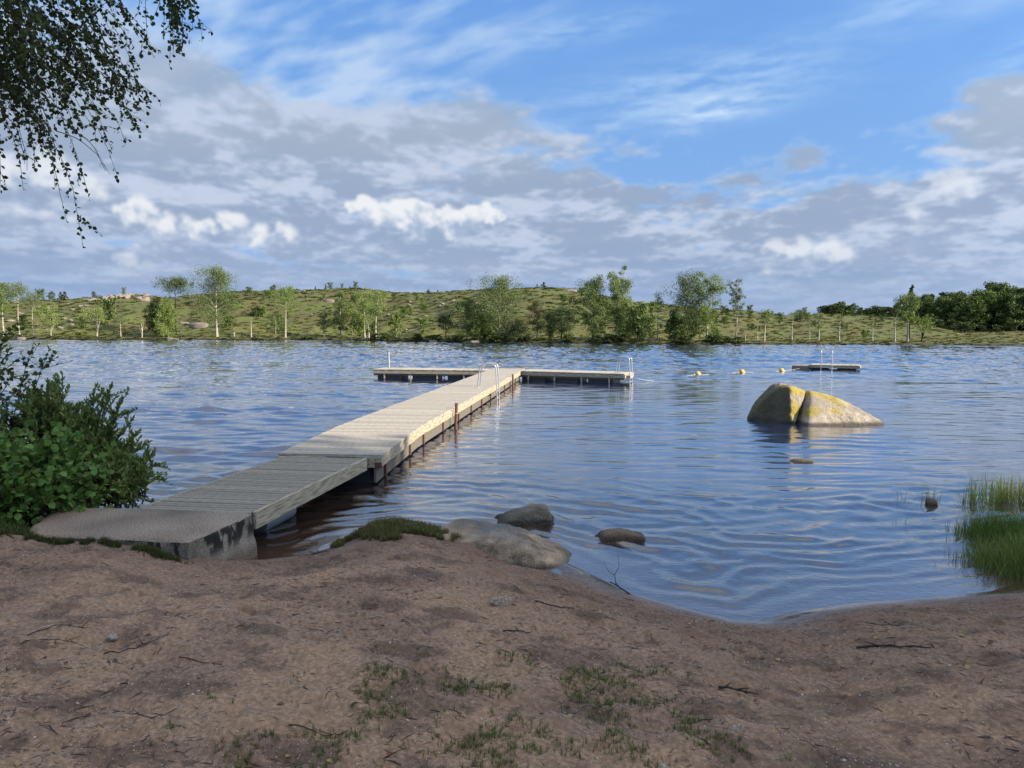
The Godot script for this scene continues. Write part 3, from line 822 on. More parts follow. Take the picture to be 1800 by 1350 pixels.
func make_shrubs() -> void:
	# scrub on the bank and heath: a few grown bushes, copied
	var r := RandomNumberGenerator.new(); r.seed = 19
	var kinds: Array = []
	for i in 6:
		var g := grow({"seed": 70 + i, "h": 2.0, "r": 0.9, "cb": 0.05, "kind": [5, 0, 5, 0, 2, 4][i], "n": 900, "ls": 0.2, "col": [Color(0.045, 0.07, 0.022), Color(0.11, 0.17, 0.04), Color(0.07, 0.11, 0.03), Color(0.14, 0.2, 0.045), Color(0.09, 0.14, 0.038), Color(0.045, 0.07, 0.028)][i], "limbs": 12, "tr": 0.04})
		kinds.append([g[0].mesh(bark_dark), g[1].mesh(leaf_m)])
	var put := func(called: String, label: String, group: String, px: float, d: float, h: float, wide: float, k: int):
		var t := thing(called, label, "shrub", far_at(px, d) - Vector3(0, 0.05, 0), group)
		obj("stems", kinds[k][0], t); obj("foliage", kinds[k][1], t)
		t.scale = Vector3(h / 2.0 * wide, h / 2.0, h / 2.0 * wide); t.rotation.y = r.randf() * TAU
	for i in 44:
		var px := r.randf_range(640.0, 1300.0)
		put.call("bank_shrub", "dark low shrub lining the far waterline below the central trees", "dark shrubs on the far bank", px, r.randf_range(0.3, 1.8), r.randf_range(0.7, 1.5), r.randf_range(1.2, 2.2), [0, 2, 0][i % 3])
	for i in 24:
		var px: float = [r.randf_range(560, 760), r.randf_range(800, 1010), r.randf_range(1010, 1300), r.randf_range(20, 290), r.randf_range(820, 1000), r.randf_range(1090, 1270)][i % 6]
		put.call("young_birch", "young leafy birch between the taller trees on the far bank", "young birches on the far bank", px, r.randf_range(2.5, 26), r.randf_range(2.4, 5.2), r.randf_range(0.55, 0.95), [1, 4, 3, 2][i % 4])
	for i in 85:
		var px: float
		match i % 5:
			0: px = r.randf_range(395, 520)
			1: px = r.randf_range(560, 760)
			2: px = r.randf_range(1100, 1290)
			3: px = r.randf_range(1300, 1560)
			_: px = r.randf_range(0, 1250)
		put.call("birch_scrub", "light green birch scrub growing on the heath slope", "birch scrub on the heath", px, r.randf_range(14, 66), r.randf_range(1.0, 2.6), r.randf_range(0.8, 1.3), [1, 3, 4, 2][i % 4])
	for i in 60:
		put.call("forest_shrub", "dark shrub at the foot of the forest on the right", "shrubs along the forest edge", 1440.0 + 470.0 * i / 59.0 + r.randf_range(-4, 4), (78.0 if i < 22 else 54.0) + r.randf_range(-3, 26), r.randf_range(1.6, 3.4), r.randf_range(1.1, 1.9), [0, 2, 0][i % 3])
	for i in 28:
		var px: float = [r.randf_range(60, 260), r.randf_range(400, 640), r.randf_range(620, 1000), r.randf_range(1280, 1560)][i % 4]
		put.call("skyline_sapling", "small sapling silhouetted on the hill's skyline", "saplings on the skyline", px, r.randf_range(78, 88), r.randf_range(0.7, 2.0) * (1.4 if px < 260.0 else 1.0), r.randf_range(0.6, 1.2), [4, 5, 2][i % 3])
	# heather and grass tussocks, too many to count
	var tb := MB.new()
	for i in 22:
		var a := r.randf() * TAU; var l := r.randf_range(0.25, 0.5)
		var o := Vector3(cos(a), 0, sin(a)) * r.randf_range(0.0, 0.3)
		leaf_at(tb, o, (Vector3(cos(a) * 0.8, r.randf_range(0.5, 1.3), sin(a) * 0.8)).normalized(), Vector3(-sin(a), 0, cos(a)), l, 0.16, Color(1, 1, 1) * r.randf_range(0.75, 1.2))
	var tus := tb.mesh(leaf_m)
	var wh: Array = []; var cols: Array = []
	for i in 7000:
		var px := r.randf_range(-60.0, 1860.0)
		var d := pow(r.randf(), 1.6) * 88.0 + 0.2
		var p := far_at(px, d)
		var nn := nz.get_noise_2d(p.x * 45.0 + 70.0, p.z * 45.0) + 0.5 * nz.get_noise_2d(p.x * 9.0, p.z * 9.0)
		var c := Color(0.118, 0.142, 0.030).lerp(Color(0.10, 0.078, 0.036), smoothstep(0.0, 0.35, nn) * 0.5)
		if d < 30.0: c = c.lerp(Color(0.175, 0.178, 0.048), r.randf() * 0.8)
		if d < 2.0: c = Color(0.075, 0.09, 0.025)
		c = c * r.randf_range(0.85, 1.15)
		var s := r.randf_range(0.6, 1.5) * lerpf(0.75, 1.5, d / 88.0)
		wh.append(Transform3D(Basis(Vector3.UP, r.randf() * TAU).scaled(Vector3(s * 1.3, s * r.randf_range(0.28, 0.5), s * 1.3)), p)); cols.append(c)
	var t := scatter("heath_grass", tus, wh, cols)
	meta(t, "olive heather and grass tussocks covering the far hills", "ground cover")

func make_shade_wood() -> void:
	# the wood beside the beach, out of the picture on the right: its shade lies over the beach
	var meshes: Array = []
	for i in 3:
		var g := grow({"seed": 31 + i, "h": 14.0, "r": 3.4, "cb": 0.10, "kind": [5, 0, 5][i], "n": 9000, "ls": 0.45, "col": Color(0.06, 0.1, 0.03), "limbs": 46, "gaps": 0.03, "tr": 0.22})
		meshes.append([g[0].mesh(bark_dark), g[1].mesh(leaf_m)])
	var ax := Vector2(0.95, 0.31)      # towards the sun, level
	var k := 0
	for s in [[24.0, -7.4, 17], [25.0, -3.0, 18], [24.5, 1.5, 17], [29.0, -6.6, 20], [30.0, -1.0, 20], [29.0, 4.5, 18], [34.0, -6.6, 26], [36.0, -3.6, 27]]:
		var p: float = s[0]; var q: float = s[1]
		var x := ax.x * p - ax.y * q; var z := ax.y * p + ax.x * q
		var t := thing("birch_tree", "dense birch of the wood that shades the beach from the right", "tree", Vector3(x, beach_h(x, z, false) - 0.1, z), "wood beside the beach")
		obj("trunk", meshes[k % 3][0], t); obj("crown", meshes[k % 3][1], t)
		var sc: float = s[2] / 14.0
		t.scale = Vector3(sc * 0.95, sc, sc * 0.95); t.rotation.y = k * 1.7
		k += 1

# ------------------------------------------------------------------ near plants
func leaf_shape(wide: float, m: Material, fold := 0.18) -> ArrayMesh:
	# a leaf one unit long along +y, its face towards +z, folded along the midrib
	var b := MB.new()
	var mid: Array = [Vector3(0, 0, 0), Vector3(0, 0.3, 0.02), Vector3(0, 0.65, 0.03), Vector3(0, 1, -0.06)]
	var w: Array = [0.05, 0.5 * wide, 0.42 * wide, 0.0]
	var white := Color(1, 1, 1)
	for sg in [-1.0, 1.0]:
		for i in 3:
			var a: Vector3 = mid[i]; var d: Vector3 = mid[i + 1]
			var a2: Vector3 = a + Vector3(sg * w[i], 0, fold * w[i]); var d2: Vector3 = d + Vector3(sg * w[i + 1], 0, fold * w[i + 1])
			var no := Vector3(-sg * fold, 0, 1).normalized()
			b.tri_n(a, a2, d2, no, no, no, white)
			if i < 3: b.tri_n(a, d2, d, no, no, no, white)
	return b.mesh(m)

func leaf_frame(p: Vector3, along: Vector3, face: Vector3, s: float) -> Transform3D:
	var y := along.normalized()
	var x := y.cross(face)
	if x.length() < 0.05: x = y.cross(Vector3(0.3, 0.5, 0.8))
	x = x.normalized()
	var z := x.cross(y)
	return Transform3D(Basis(x * s, y * s, z * s), p)

func make_overhang() -> void:
	var r := RandomNumberGenerator.new(); r.seed = 8
	var t := thing("birch_tree", "overhanging birch with drooping leafy twigs at the top left", "tree", Vector3(-7.0, 0.35, -5.4))
	var o := t.position
	var wood := MB.new()
	var br := Color(1, 1, 1)
	var trunk: Array = [Vector3(-7.0, 0.3, -5.4), Vector3(-6.9, 2.2, -5.5), Vector3(-6.75, 4.2, -5.6), Vector3(-6.7, 6.2, -5.8), Vector3(-6.5, 8.2, -5.9), Vector3(-6.4, 9.8, -6.0)]
	wood.tube(trunk.map(func(p): return p - o), [0.17, 0.14, 0.12, 0.09, 0.055, 0.015], 8, br)
	var tw := MB.new()
	var boughs: Array = [
		[trunk[2], Vector3(-5.4, 5.3, -5.8), Vector3(-4.2, 5.35, -6.0), Vector3(-3.3, 5.05, -6.1)],
		[trunk[3], Vector3(-5.3, 6.6, -6.0), Vector3(-3.8, 6.5, -6.0), Vector3(-2.6, 5.6, -6.0)],
		[trunk[2], Vector3(-5.6, 4.7, -6.0), Vector3(-4.7, 4.75, -6.2), Vector3(-4.0, 4.45, -6.2)],
		[trunk[3], Vector3(-5.4, 6.0, -5.4), Vector3(-4.4, 5.7, -5.2), Vector3(-3.6, 5.3, -5.4)],
		[trunk[4], Vector3(-5.5, 8.4, -6.2), Vector3(-4.6, 8.1, -6.6), Vector3(-4.0, 7.4, -6.8)],
		[trunk[2], Vector3(-6.4, 5.0, -6.6), Vector3(-5.8, 5.0, -7.6), Vector3(-5.5, 4.6, -8.2)]]
	for b in boughs: wood.tube(b.map(func(p): return p - o), [0.05, 0.035, 0.02, 0.008], 5, br, false)
	obj("trunk", wood.mesh(bark_white), t)
	var ends: Array = [[-3.62, 4.92, -2.89, 3.69, -6.0], [-3.61, 4.97, -2.96, 4.18, -6.2], [-3.42, 4.88, -2.8, 4.32, -6.1], [-3.74, 4.46, -3.02, 3.53, -5.9], [-3.83, 4.45, -3.09, 3.37, -6.1], [-3.85, 4.33, -3.26, 3.2, -6.0], [-3.76, 4.01, -3.26, 2.8, -5.9], [-3.91, 4.12, -3.44, 3.0, -6.0], [-3.87, 3.94, -3.63, 3.21, -5.8], [-4.04, 4.04, -3.94, 3.22, -6.0], [-2.65, 4.96, -2.62, 4.19, -6.0], [-2.9, 5.01, -2.88, 4.47, -6.2], [-2.68, 4.93, -2.48, 4.56, -6.1], [-2.54, 4.88, -2.48, 4.24, -5.9], [-2.58, 4.83, -2.5, 4.24, -5.8], [-3.39, 5.06, -3.05, 4.62, -6.3], [-3.96, 4.74, -3.32, 4.03, -6.4], [-3.7, 4.75, -3.08, 3.88, -6.2], [-4.01, 4.32, -3.8, 3.44, -6.2], [-3.58, 4.11, -3.35, 3.22, -5.7], [-3.64, 4.27, -2.99, 3.6, -5.6], [-4.28, 4.33, -3.9, 3.64, -6.5]]
	var strands: Array = []
	for e in ends: strands.append([Vector3(e[0], e[1], e[4]), Vector3(e[2], e[3], e[4]), 1.0])
	# the mass of finer twigs between them
	for i in 320:
		var a := Vector3(r.randf_range(-4.8, -3.42), r.randf_range(4.15, 5.4), r.randf_range(-7.0, -5.2))
		var l := r.randf_range(0.35, 0.85)
		var e := a + Vector3(l * r.randf_range(0.15, 0.75), -l * r.randf_range(0.5, 1.0), r.randf_range(-0.2, 0.2))
		# nothing hangs lower than the outline of the mass, which rises to the right
		var low := 3.62 + maxf(0.0, e.x + 4.0) * 0.38
		if e.y < low: e.y = low + r.randf() * 0.25
		if e.x > -3.05: e.x = -3.05 - r.randf() * 0.35
		strands.append([a, e, 1.0])
	for i in 14:
		var x := r.randf_range(-2.75, -2.5)
		strands.append([Vector3(x, r.randf_range(4.75, 5.2), r.randf_range(-6.3, -5.7)), Vector3(x + r.randf_range(0.0, 0.1), r.randf_range(4.3, 4.6), r.randf_range(-6.3, -5.7)), 1.0])
	# above the picture
	for i in 110:
		var b: Array = boughs[r.randi() % boughs.size()]
		var q := r.randf_range(0.6, 2.9); var i0 := int(q)
		var a: Vector3 = b[i0].lerp(b[i0 + 1], q - i0) + rnd_dir(r) * 0.3
		a.y += 0.25
		if a.y < 5.3 and a.x > -4.4: continue
		if a.x > -3.7 and a.y < 6.0: continue
		strands.append([a, a + Vector3(r.randf_range(-0.3, 0.2), -r.randf_range(0.3, 0.9), r.randf_range(-0.3, 0.3)), 0.8])
	# a few bare twig ends
	for e in [[-3.45, 3.75, -3.09, 3.37], [-3.5, 3.7, -3.12, 3.4], [-3.95, 3.9, -3.75, 3.45], [-3.8, 4.0, -3.6, 3.5], [-3.9, 4.0, -3.72, 3.4], [-3.75, 3.95, -3.5, 3.55]]:
		strands.append([Vector3(e[0], e[1], -6.0), Vector3(e[2], e[3], -6.0), 0.0])
	var wh: Array = []; var cols: Array = []
	for s in strands:
		var a: Vector3 = s[0]; var e: Vector3 = s[1]
		var ln := a.distance_to(e)
		var bow := Vector3(0.10 * ln, 0.16 * ln, r.randf_range(-0.06, 0.06))
		var pts: Array = []; var rad: Array = []
		var m := 7
		for i in m + 1:
			var k := float(i) / m
			pts.append(a.lerp(e, k) + bow * 4.0 * k * (1.0 - k) * 0.6 + rnd_dir(r) * 0.008 - o); rad.append(lerpf(0.0042, 0.0016, k))
		tw.tube(pts, rad, 3, br, false)
		var nsub := int(ln * 5.0)
		var paths: Array = [pts]
		for q in nsub:
			var i0 := r.randi_range(1, m - 1)
			var b: Vector3 = pts[i0]
			var d := Vector3(r.randf_range(-0.5, 0.9), r.randf_range(-1.0, -0.15), r.randf_range(-0.6, 0.6)).normalized() * r.randf_range(0.07, 0.2)
			var sp: Array = [b, b + d * 0.5 + Vector3(0, 0.01, 0), b + d]
			tw.tube(sp, [0.0018, 0.0014, 0.001], 3, br, false)
			paths.append(sp)
		if s[2] <= 0.0: continue
		for p in paths:
			var total := 0.0
			for i in p.size() - 1: total += p[i].distance_to(p[i + 1])
			var n := int(total / 0.0205)
			for i in n:
				if r.randf() < 0.22: continue
				var k: float = (i + r.randf()) / maxf(n, 1) * (p.size() - 1)
				var i0 := mini(int(k), p.size() - 2)
				var at: Vector3 = p[i0].lerp(p[i0 + 1], k - i0)
				var al := (rnd_dir(r) * 0.85 + Vector3(0.1, -0.8, 0)).normalized()
				wh.append(leaf_frame(at + al * 0.008, al, rnd_dir(r), r.randf_range(0.024, 0.041)))
				var g := r.randf_range(0.6, 1.35)
				cols.append(Color(0.048 * g * r.randf_range(0.9, 1.3), 0.078 * g, 0.022 * g))
	obj("twigs", tw.mesh(bark_dark), t).set_meta("kind", "stuff")
	scatter("leaves", leaf_shape(0.85, leaf_m), wh, cols, t)

func bush(called: String, label: String, o: Vector3, shoots: Array, leaf: Mesh, gap: float, size: Vector2, up: float, col: Color, singles: int, sd: int, bare := 1.6) -> void:
	# shoots: [from, to, bend]; leaves sit along each and along its side twigs; the nearest leaves are pieces of their own
	var r := RandomNumberGenerator.new(); r.seed = sd
	var t := thing(called, label, "shrub", o)
	var wood := MB.new()
	var all: Array = []
	for s in shoots:
		var a: Vector3 = s[0]; var e: Vector3 = s[1]
		var pts: Array = []; var rad: Array = []
		var ln := a.distance_to(e)
		for i in 7:
			var k := i / 6.0
			pts.append(a.lerp(e, k) + Vector3(0, s[2] * ln * 4.0 * k * (1.0 - k), 0) + rnd_dir(r) * 0.012); rad.append(lerpf(0.010, 0.002, k))
		wood.tube(pts, rad, 4, Color(1, 1, 1), false)
		var paths: Array = [pts]
		for q in int(ln * 7.0):
			var b: Vector3 = pts[r.randi_range(2, 5)]
			var d := ((e - a).normalized() * 0.8 + rnd_dir(r) * 0.9 + Vector3(0, up * 0.4, 0)).normalized() * r.randf_range(0.12, 0.32)
			var sp: Array = [b, b + d * 0.5, b + d]
			wood.tube(sp, [0.004, 0.003, 0.0015], 3, Color(1, 1, 1), false)
			paths.append(sp)
		for p in paths:
			var total := 0.0
			for i in p.size() - 1: total += p[i].distance_to(p[i + 1])
			var n := int(total / gap)
			for i in n:
				var k: float = (i + r.randf()) / maxf(n, 1) * (p.size() - 1)
				if p == pts and k < bare: continue
				var i0 := mini(int(k), p.size() - 2)
				var at: Vector3 = p[i0].lerp(p[i0 + 1], k - i0)
				var fwd: Vector3 = (p[i0 + 1] - p[i0]).normalized()
				var al := (fwd * 0.6 + rnd_dir(r) * 0.8 + Vector3(0, up, 0)).normalized()
				var g := r.randf_range(0.65, 1.35)
				var tf := leaf_frame(at, al, (Vector3(r.randf_range(-0.6, 0.6), 0.9, 0.7) + rnd_dir(r) * 0.6).normalized(), r.randf_range(size.x, size.y))
				all.append([tf, Color(col.r * g * r.randf_range(0.9, 1.35), col.g * g, col.b * g), at.z])
	obj("stems", wood.mesh(bark_dark), t, Vector3.ZERO)
	all.sort_custom(func(x, y): return x[2] > y[2])
	var mats: Array = []
	for i in 5:
		var m := leaf_material()
		m.albedo_color = Color(col.r * [0.6, 0.9, 1.0, 1.5, 2.1][i], col.g * [0.65, 0.85, 1.0, 1.25, 1.6][i], col.b * [0.7, 0.9, 1.0, 1.1, 1.2][i]).linear_to_srgb()
		mats.append(m)
	var wh: Array = []; var cols: Array = []
	for i in all.size():
		if i < singles * 4 and i % 4 == 0:
			var l := obj("leaf", leaf, null) if false else MeshInstance3D.new()
			l.mesh = leaf; l.name = "leaf" if i == 0 else "leaf_%03d" % (i / 4); l.transform = all[i][0]
			l.material_override = mats[(i / 4) % 5]
			t.add_child(l)
		else:
			wh.append(all[i][0]); cols.append(all[i][1])
	scatter("foliage", leaf, wh, cols, t)

func make_bushes() -> void:
	var r := RandomNumberGenerator.new(); r.seed = 3
	# broad-leaved alder in front
	var o := Vector3(-4.95, 0.28, -7.55)
	var sh: Array = []
	for i in 105:
		var a := r.randf() * TAU; var el := r.randf_range(0.05, 1.25)
		var base := Vector3(r.randfn() * 0.25, -0.05, r.randfn() * 0.2)
		var e := Vector3(cos(a) * cos(el) * 1.0, sin(el) * 0.92, sin(a) * cos(el) * 0.75) * r.randf_range(0.65, 1.02)
		if e.x > 0.55 and e.z > 0.35: e.z = 0.3
		sh.append([base, base * 0.6 + e, 0.12])
	for i in 40:
		sh.append([Vector3(-1.0 + r.randfn() * 0.3, -0.05, 0.1), Vector3(-1.0 + r.randfn() * 0.6, r.randf_range(0.3, 1.1), r.randfn() * 0.5), 0.08])
	bush("alder_bush", "dark green alder bush with broad round leaves beside the concrete slab", o, sh, leaf_shape(0.95, leaf_m, 0.1), 0.032, Vector2(0.05, 0.085), 0.15, Color(0.092, 0.185, 0.038), 250, 5)
	# willow behind it, reaching out over the water
	o = Vector3(-5.1, 0.1, -9.0)
	sh = []
	for i in 170:
		var k := r.randf()
		var base := Vector3(r.randfn() * 0.3, 0.0, r.randfn() * 0.25)
		var e := Vector3(lerpf(-0.7, 0.88, k) + r.randfn() * 0.08, lerpf(1.45, 0.35, pow(k, 1.6)) * r.randf_range(0.6, 1.0), r.randfn() * 0.35 + 0.1)
		sh.append([base, e, 0.10])
	for i in 40:
		sh.append([Vector3(r.randfn() * 0.4, 0.0, r.randfn() * 0.2), Vector3(r.randf_range(0.2, 0.85), r.randf_range(0.05, 0.5), r.randf_range(0.0, 0.5)), 0.06])
	for s in [[0.40, 1.42], [0.58, 1.34], [0.74, 0.9], [0.9, 0.6], [0.95, 0.35], [0.3, 1.3], [0.5, 1.2], [0.2, 1.35], [0.1, 1.25], [0.82, 0.75], [0.65, 1.05]]:
		sh.append([Vector3(0.1, 0.1, 0), Vector3(s[0], s[1], 0.0), 0.08])
	bush("willow_bush", "grey willow bush with narrow upright leaves leaning over the water behind the alder", o, sh, leaf_shape(0.36, leaf_m, 0.15), 0.012, Vector2(0.042, 0.072), 0.6, Color(0.130, 0.195, 0.056), 0, 6, 0.7)
	# a young alder behind, mostly out of the picture
	o = Vector3(-5.9, 0.1, -8.6)
	sh = [[Vector3(0, 0, 0), Vector3(0.55, 1.95, 0), 0.02], [Vector3(0.1, 0.3, 0), Vector3(0.78, 1.9, 0.05), 0.0]]
	for i in 32:
		var y := r.randf_range(0.9, 2.4)
		sh.append([Vector3(-0.05, y - 0.5, r.randfn() * 0.1), Vector3(r.randf_range(-0.7, 0.42), y + r.randf_range(-0.1, 0.35), r.randfn() * 0.3), 0.06])
	for i in 9:
		sh.append([Vector3(0.1, r.randf_range(0.6, 1.0), 0), Vector3(r.randf_range(0.2, 0.75), r.randf_range(0.95, 1.45), r.randfn() * 0.2), 0.05])
	bush("alder_sapling", "tall alder sapling at the left edge with one sprig rising over the lake", o, sh, leaf_shape(0.8, leaf_m, 0.1), 0.055, Vector2(0.04, 0.065), 0.1, Color(0.060, 0.105, 0.028), 0, 7)

func blade(b: MB, p: Vector3, h: float, bend: Vector3, w: float, col: Color) -> void:
	var sd := bend.cross(Vector3.UP)
	sd = (sd.normalized() if sd.length() > 0.001 else Vector3.RIGHT) * w * 0.5
	var m1 := p + Vector3(0, h * 0.4, 0) + bend * 0.18; var m2 := p + Vector3(0, h * 0.78, 0) + bend * 0.55; var e := p + Vector3(0, h, 0) + bend
	b.quad(p - sd, p + sd, m1 + sd * 0.85, m1 - sd * 0.85, col)
	b.quad(m1 - sd * 0.85, m1 + sd * 0.85, m2 + sd * 0.55, m2 - sd * 0.55, col)
	b.tri(m2 - sd * 0.55, m2 + sd * 0.55, e, col)

func sedge(called: String, label: String, c: Vector3, spread: Vector2, n: int, h: Vector2, w: float, col: Color, sd: int, group := "") -> void:
	var r := RandomNumberGenerator.new(); r.seed = sd
	var b := MB.new()
	for i in n:
		var an := r.randf() * TAU; var q := minf(1.5, sqrt(r.randf()) * 0.75 + absf(r.randfn()) * 0.18)
		var p := Vector3(cos(an) * q * spread.x, 0, sin(an) * q * spread.y)
		p.y = maxf(-0.12, beach_h(c.x + p.x, c.z + p.z, false)) - 0.02 - c.y
		var g := r.randf_range(0.6, 1.3); var y := r.randf_range(0.9, 1.4)
		var hh := r.randf_range(h.x, h.y) * (1.0 - 0.42 * q)
		blade(b, p, hh, Vector3(r.randfn() * 0.27 - 0.05, 0, r.randfn() * 0.2) * hh, w * r.randf_range(0.7, 1.3), Color(col.r * g * y, col.g * g, col.b * g))
	var t := obj(called, b.mesh(leaf_m), null, c)
	meta(t, label, "sedge", group, "stuff" if n > 400 else "")

func make_reeds() -> void:
	var green := Color(0.165, 0.245, 0.066); var lit := Color(0.15, 0.22, 0.05)
	sedge("lakeside_sedge", "dense fresh green sedge bed at the right edge of the beach", Vector3(4.98, 0, -7.1), Vector2(0.66, 0.62), 4200, Vector2(0.26, 0.52), 0.006, green, 1)
	sedge("lakeside_sedge", "sedge bed behind, paler, reaching up the right picture edge", Vector3(5.45, 0, -8.05), Vector2(0.62, 0.6), 3600, Vector2(0.3, 0.55), 0.006, Color(0.11, 0.19, 0.04), 2)
	sedge("sedge_clump", "sunlit yellow green sedge clump farthest out, cut by the right edge", Vector3(6.6, 0, -9.95), Vector2(0.3, 0.25), 330, Vector2(0.4, 0.7), 0.007, Color(0.24, 0.29, 0.05), 3)
	sedge("sedge_clump", "sunlit pale sedge clump standing in open water near the right edge", Vector3(6.12, 0, -9.85), Vector2(0.30, 0.16), 210, Vector2(0.42, 0.72), 0.006, lit, 4)
	sedge("sedge_clump", "thin upright sedge tuft in open water left of the pale clump", Vector3(5.46, 0, -9.9), Vector2(0.16, 0.1), 34, Vector2(0.3, 0.55), 0.006, lit, 5)
	sedge("sedge_clump", "few sedge stalks with brown tips, outermost to the left", Vector3(5.1, 0, -9.95), Vector2(0.07, 0.06), 12, Vector2(0.3, 0.5), 0.006, green, 6)
	sedge("sedge_clump", "low sedge tuft nearest the small brown stone", Vector3(4.52, 0, -8.75), Vector2(0.20, 0.08), 34, Vector2(0.12, 0.3), 0.006, green, 7)
	sedge("sedge_clump", "sedge tuft of crossed stalks midway between the outer tufts and the bed", Vector3(5.02, 0, -8.5), Vector2(0.2, 0.12), 44, Vector2(0.2, 0.42), 0.006, green, 8)
	sedge("sedge_clump", "loose sedge stalks just off the left flank of the bed", Vector3(4.42, 0, -7.85), Vector2(0.06, 0.06), 12, Vector2(0.15, 0.3), 0.005, green, 9)
	sedge("sedge_clump", "drooping dark sedge tuft alone in front of the bed", Vector3(4.08, 0, -7.15), Vector2(0.12, 0.08), 26, Vector2(0.12, 0.3), 0.005, Color(0.05, 0.1, 0.025), 10)
	sedge("sedge_clump", "sparse sedge fringe on the water side of the bed", Vector3(4.45, 0, -7.35), Vector2(0.2, 0.3), 90, Vector2(0.2, 0.42), 0.005, green, 11)
	sedge("sedge_clump", "thin stalks in the water left of the lit clumps", Vector3(5.75, 0, -8.95), Vector2(0.35, 0.2), 60, Vector2(0.15, 0.35), 0.005, green, 12)

func make_turf() -> void:
	var r := RandomNumberGenerator.new(); r.seed = 44
	var tb := MB.new()
	for i in 7:
		var a := r.randf() * TAU
		blade(tb, Vector3(cos(a), 0, sin(a)) * r.randf_range(0.0, 0.012), r.randf_range(0.02, 0.05), Vector3(cos(a), 0, sin(a)) * r.randf_range(0.005, 0.03), 0.0035, Color(1, 1, 1) * r.randf_range(0.75, 1.2))
	var tuft := tb.mesh(leaf_m)
	var wh: Array = []; var cols: Array = []
	var add := func(x: float, z: float, s: float, c: Color):
		wh.append(Transform3D(Basis(Vector3.UP, r.randf() * TAU).scaled(Vector3(s, s * r.randf_range(0.7, 1.2), s)), Vector3(x, beach_h(x, z) - 0.004, z))); cols.append(c * r.randf_range(0.6, 1.25))
	# sparse grass in the trodden sand
	for i in 11000:
		var x := r.randf_range(-1.45, 1.0); var z := r.randf_range(-4.2, -2.4)
		var m := nf.get_noise_2d(x * 170.0, z * 170.0) + 0.6 * nz.get_noise_2d(x * 60.0, z * 60.0) - 0.55 * Vector2((x - 0.0) / 1.0, (z + 3.0) / 0.95).length() + 0.30
		if m + r.randfn() * 0.16 < 0.06: continue
		add.call(x, z, r.randf_range(0.3, 0.85), Color(0.095, 0.155, 0.034).lerp(Color(0.20, 0.18, 0.07), r.randf() * 0.6))
	for i in 260:
		var x := 1.12 + r.randfn() * 0.11; var z := -2.78 + r.randfn() * 0.09
		add.call(x, z, r.randf_range(0.4, 1.0), Color(0.12, 0.2, 0.035))
	var t := scatter("beach_grass", tuft, wh, cols)
	meta(t, "sparse short grass sprouting from the trodden sand in the foreground", "grass")
	# the turf mound
	wh.clear(); cols.clear()
	for i in 8000:
		var an := r.randf() * TAU; var q := sqrt(r.randf())
		var x := -1.15 + cos(an) * q * 0.72; var z := -7.74 + sin(an) * q * 0.52
		if q > 0.75 + 0.5 * nf.get_noise_2d(x * 200.0, z * 200.0): continue
		add.call(x, z, r.randf_range(0.7, 1.6), Color(0.11, 0.13, 0.036).lerp(Color(0.24, 0.19, 0.09), r.randf() * 0.8))
	t = scatter("turf_mound", tuft, wh, cols)
	meta(t, "low mound of short dry turf at the water beside the shore rock", "grass")
	# moss and grass along the foot of the slab and under the bush
	wh.clear(); cols.clear()
	for i in 2600:
		var k := r.randf()
		var x := lerpf(-4.5, -2.78, k) + r.randfn() * 0.05; var z := lerpf(-6.42, -6.25, k) + absf(r.randfn()) * 0.045
		if k > 0.86: z += 0.06 * r.randf()
		if nf.get_noise_2d(x * 120.0, z * 60.0) < -0.08 and k < 0.82: continue
		add.call(x, z, r.randf_range(0.5, 1.3), Color(0.06, 0.085, 0.022).lerp(Color(0.13, 0.11, 0.045), r.randf() * 0.5))
	for i in 1500:
		var x := r.randf_range(-5.6, -4.15); var z := -6.75 + r.randfn() * 0.18
		add.call(x, z, r.randf_range(0.8, 2.2), Color(0.06, 0.1, 0.024).lerp(Color(0.15, 0.14, 0.05), r.randf() * 0.5))
	t = scatter("slab_edge_grass", tuft, wh, cols)
	meta(t, "mossy grass along the front foot of the concrete slab and the bush", "grass")

# ------------------------------------------------------------------ rocks
func plane3(a: Vector3, b: Vector3, c: Vector3, inside: Vector3) -> Array:
	var n := (b - a).cross(c - a).normalized()
	if n.dot(inside - a) > 0.0: n = -n
	return [n, n.dot(a - inside)]

func plane_n(n: Vector3, p: Vector3, inside: Vector3) -> Array:
	n = n.normalized()
	return [n, maxf(0.02, n.dot(p - inside))]

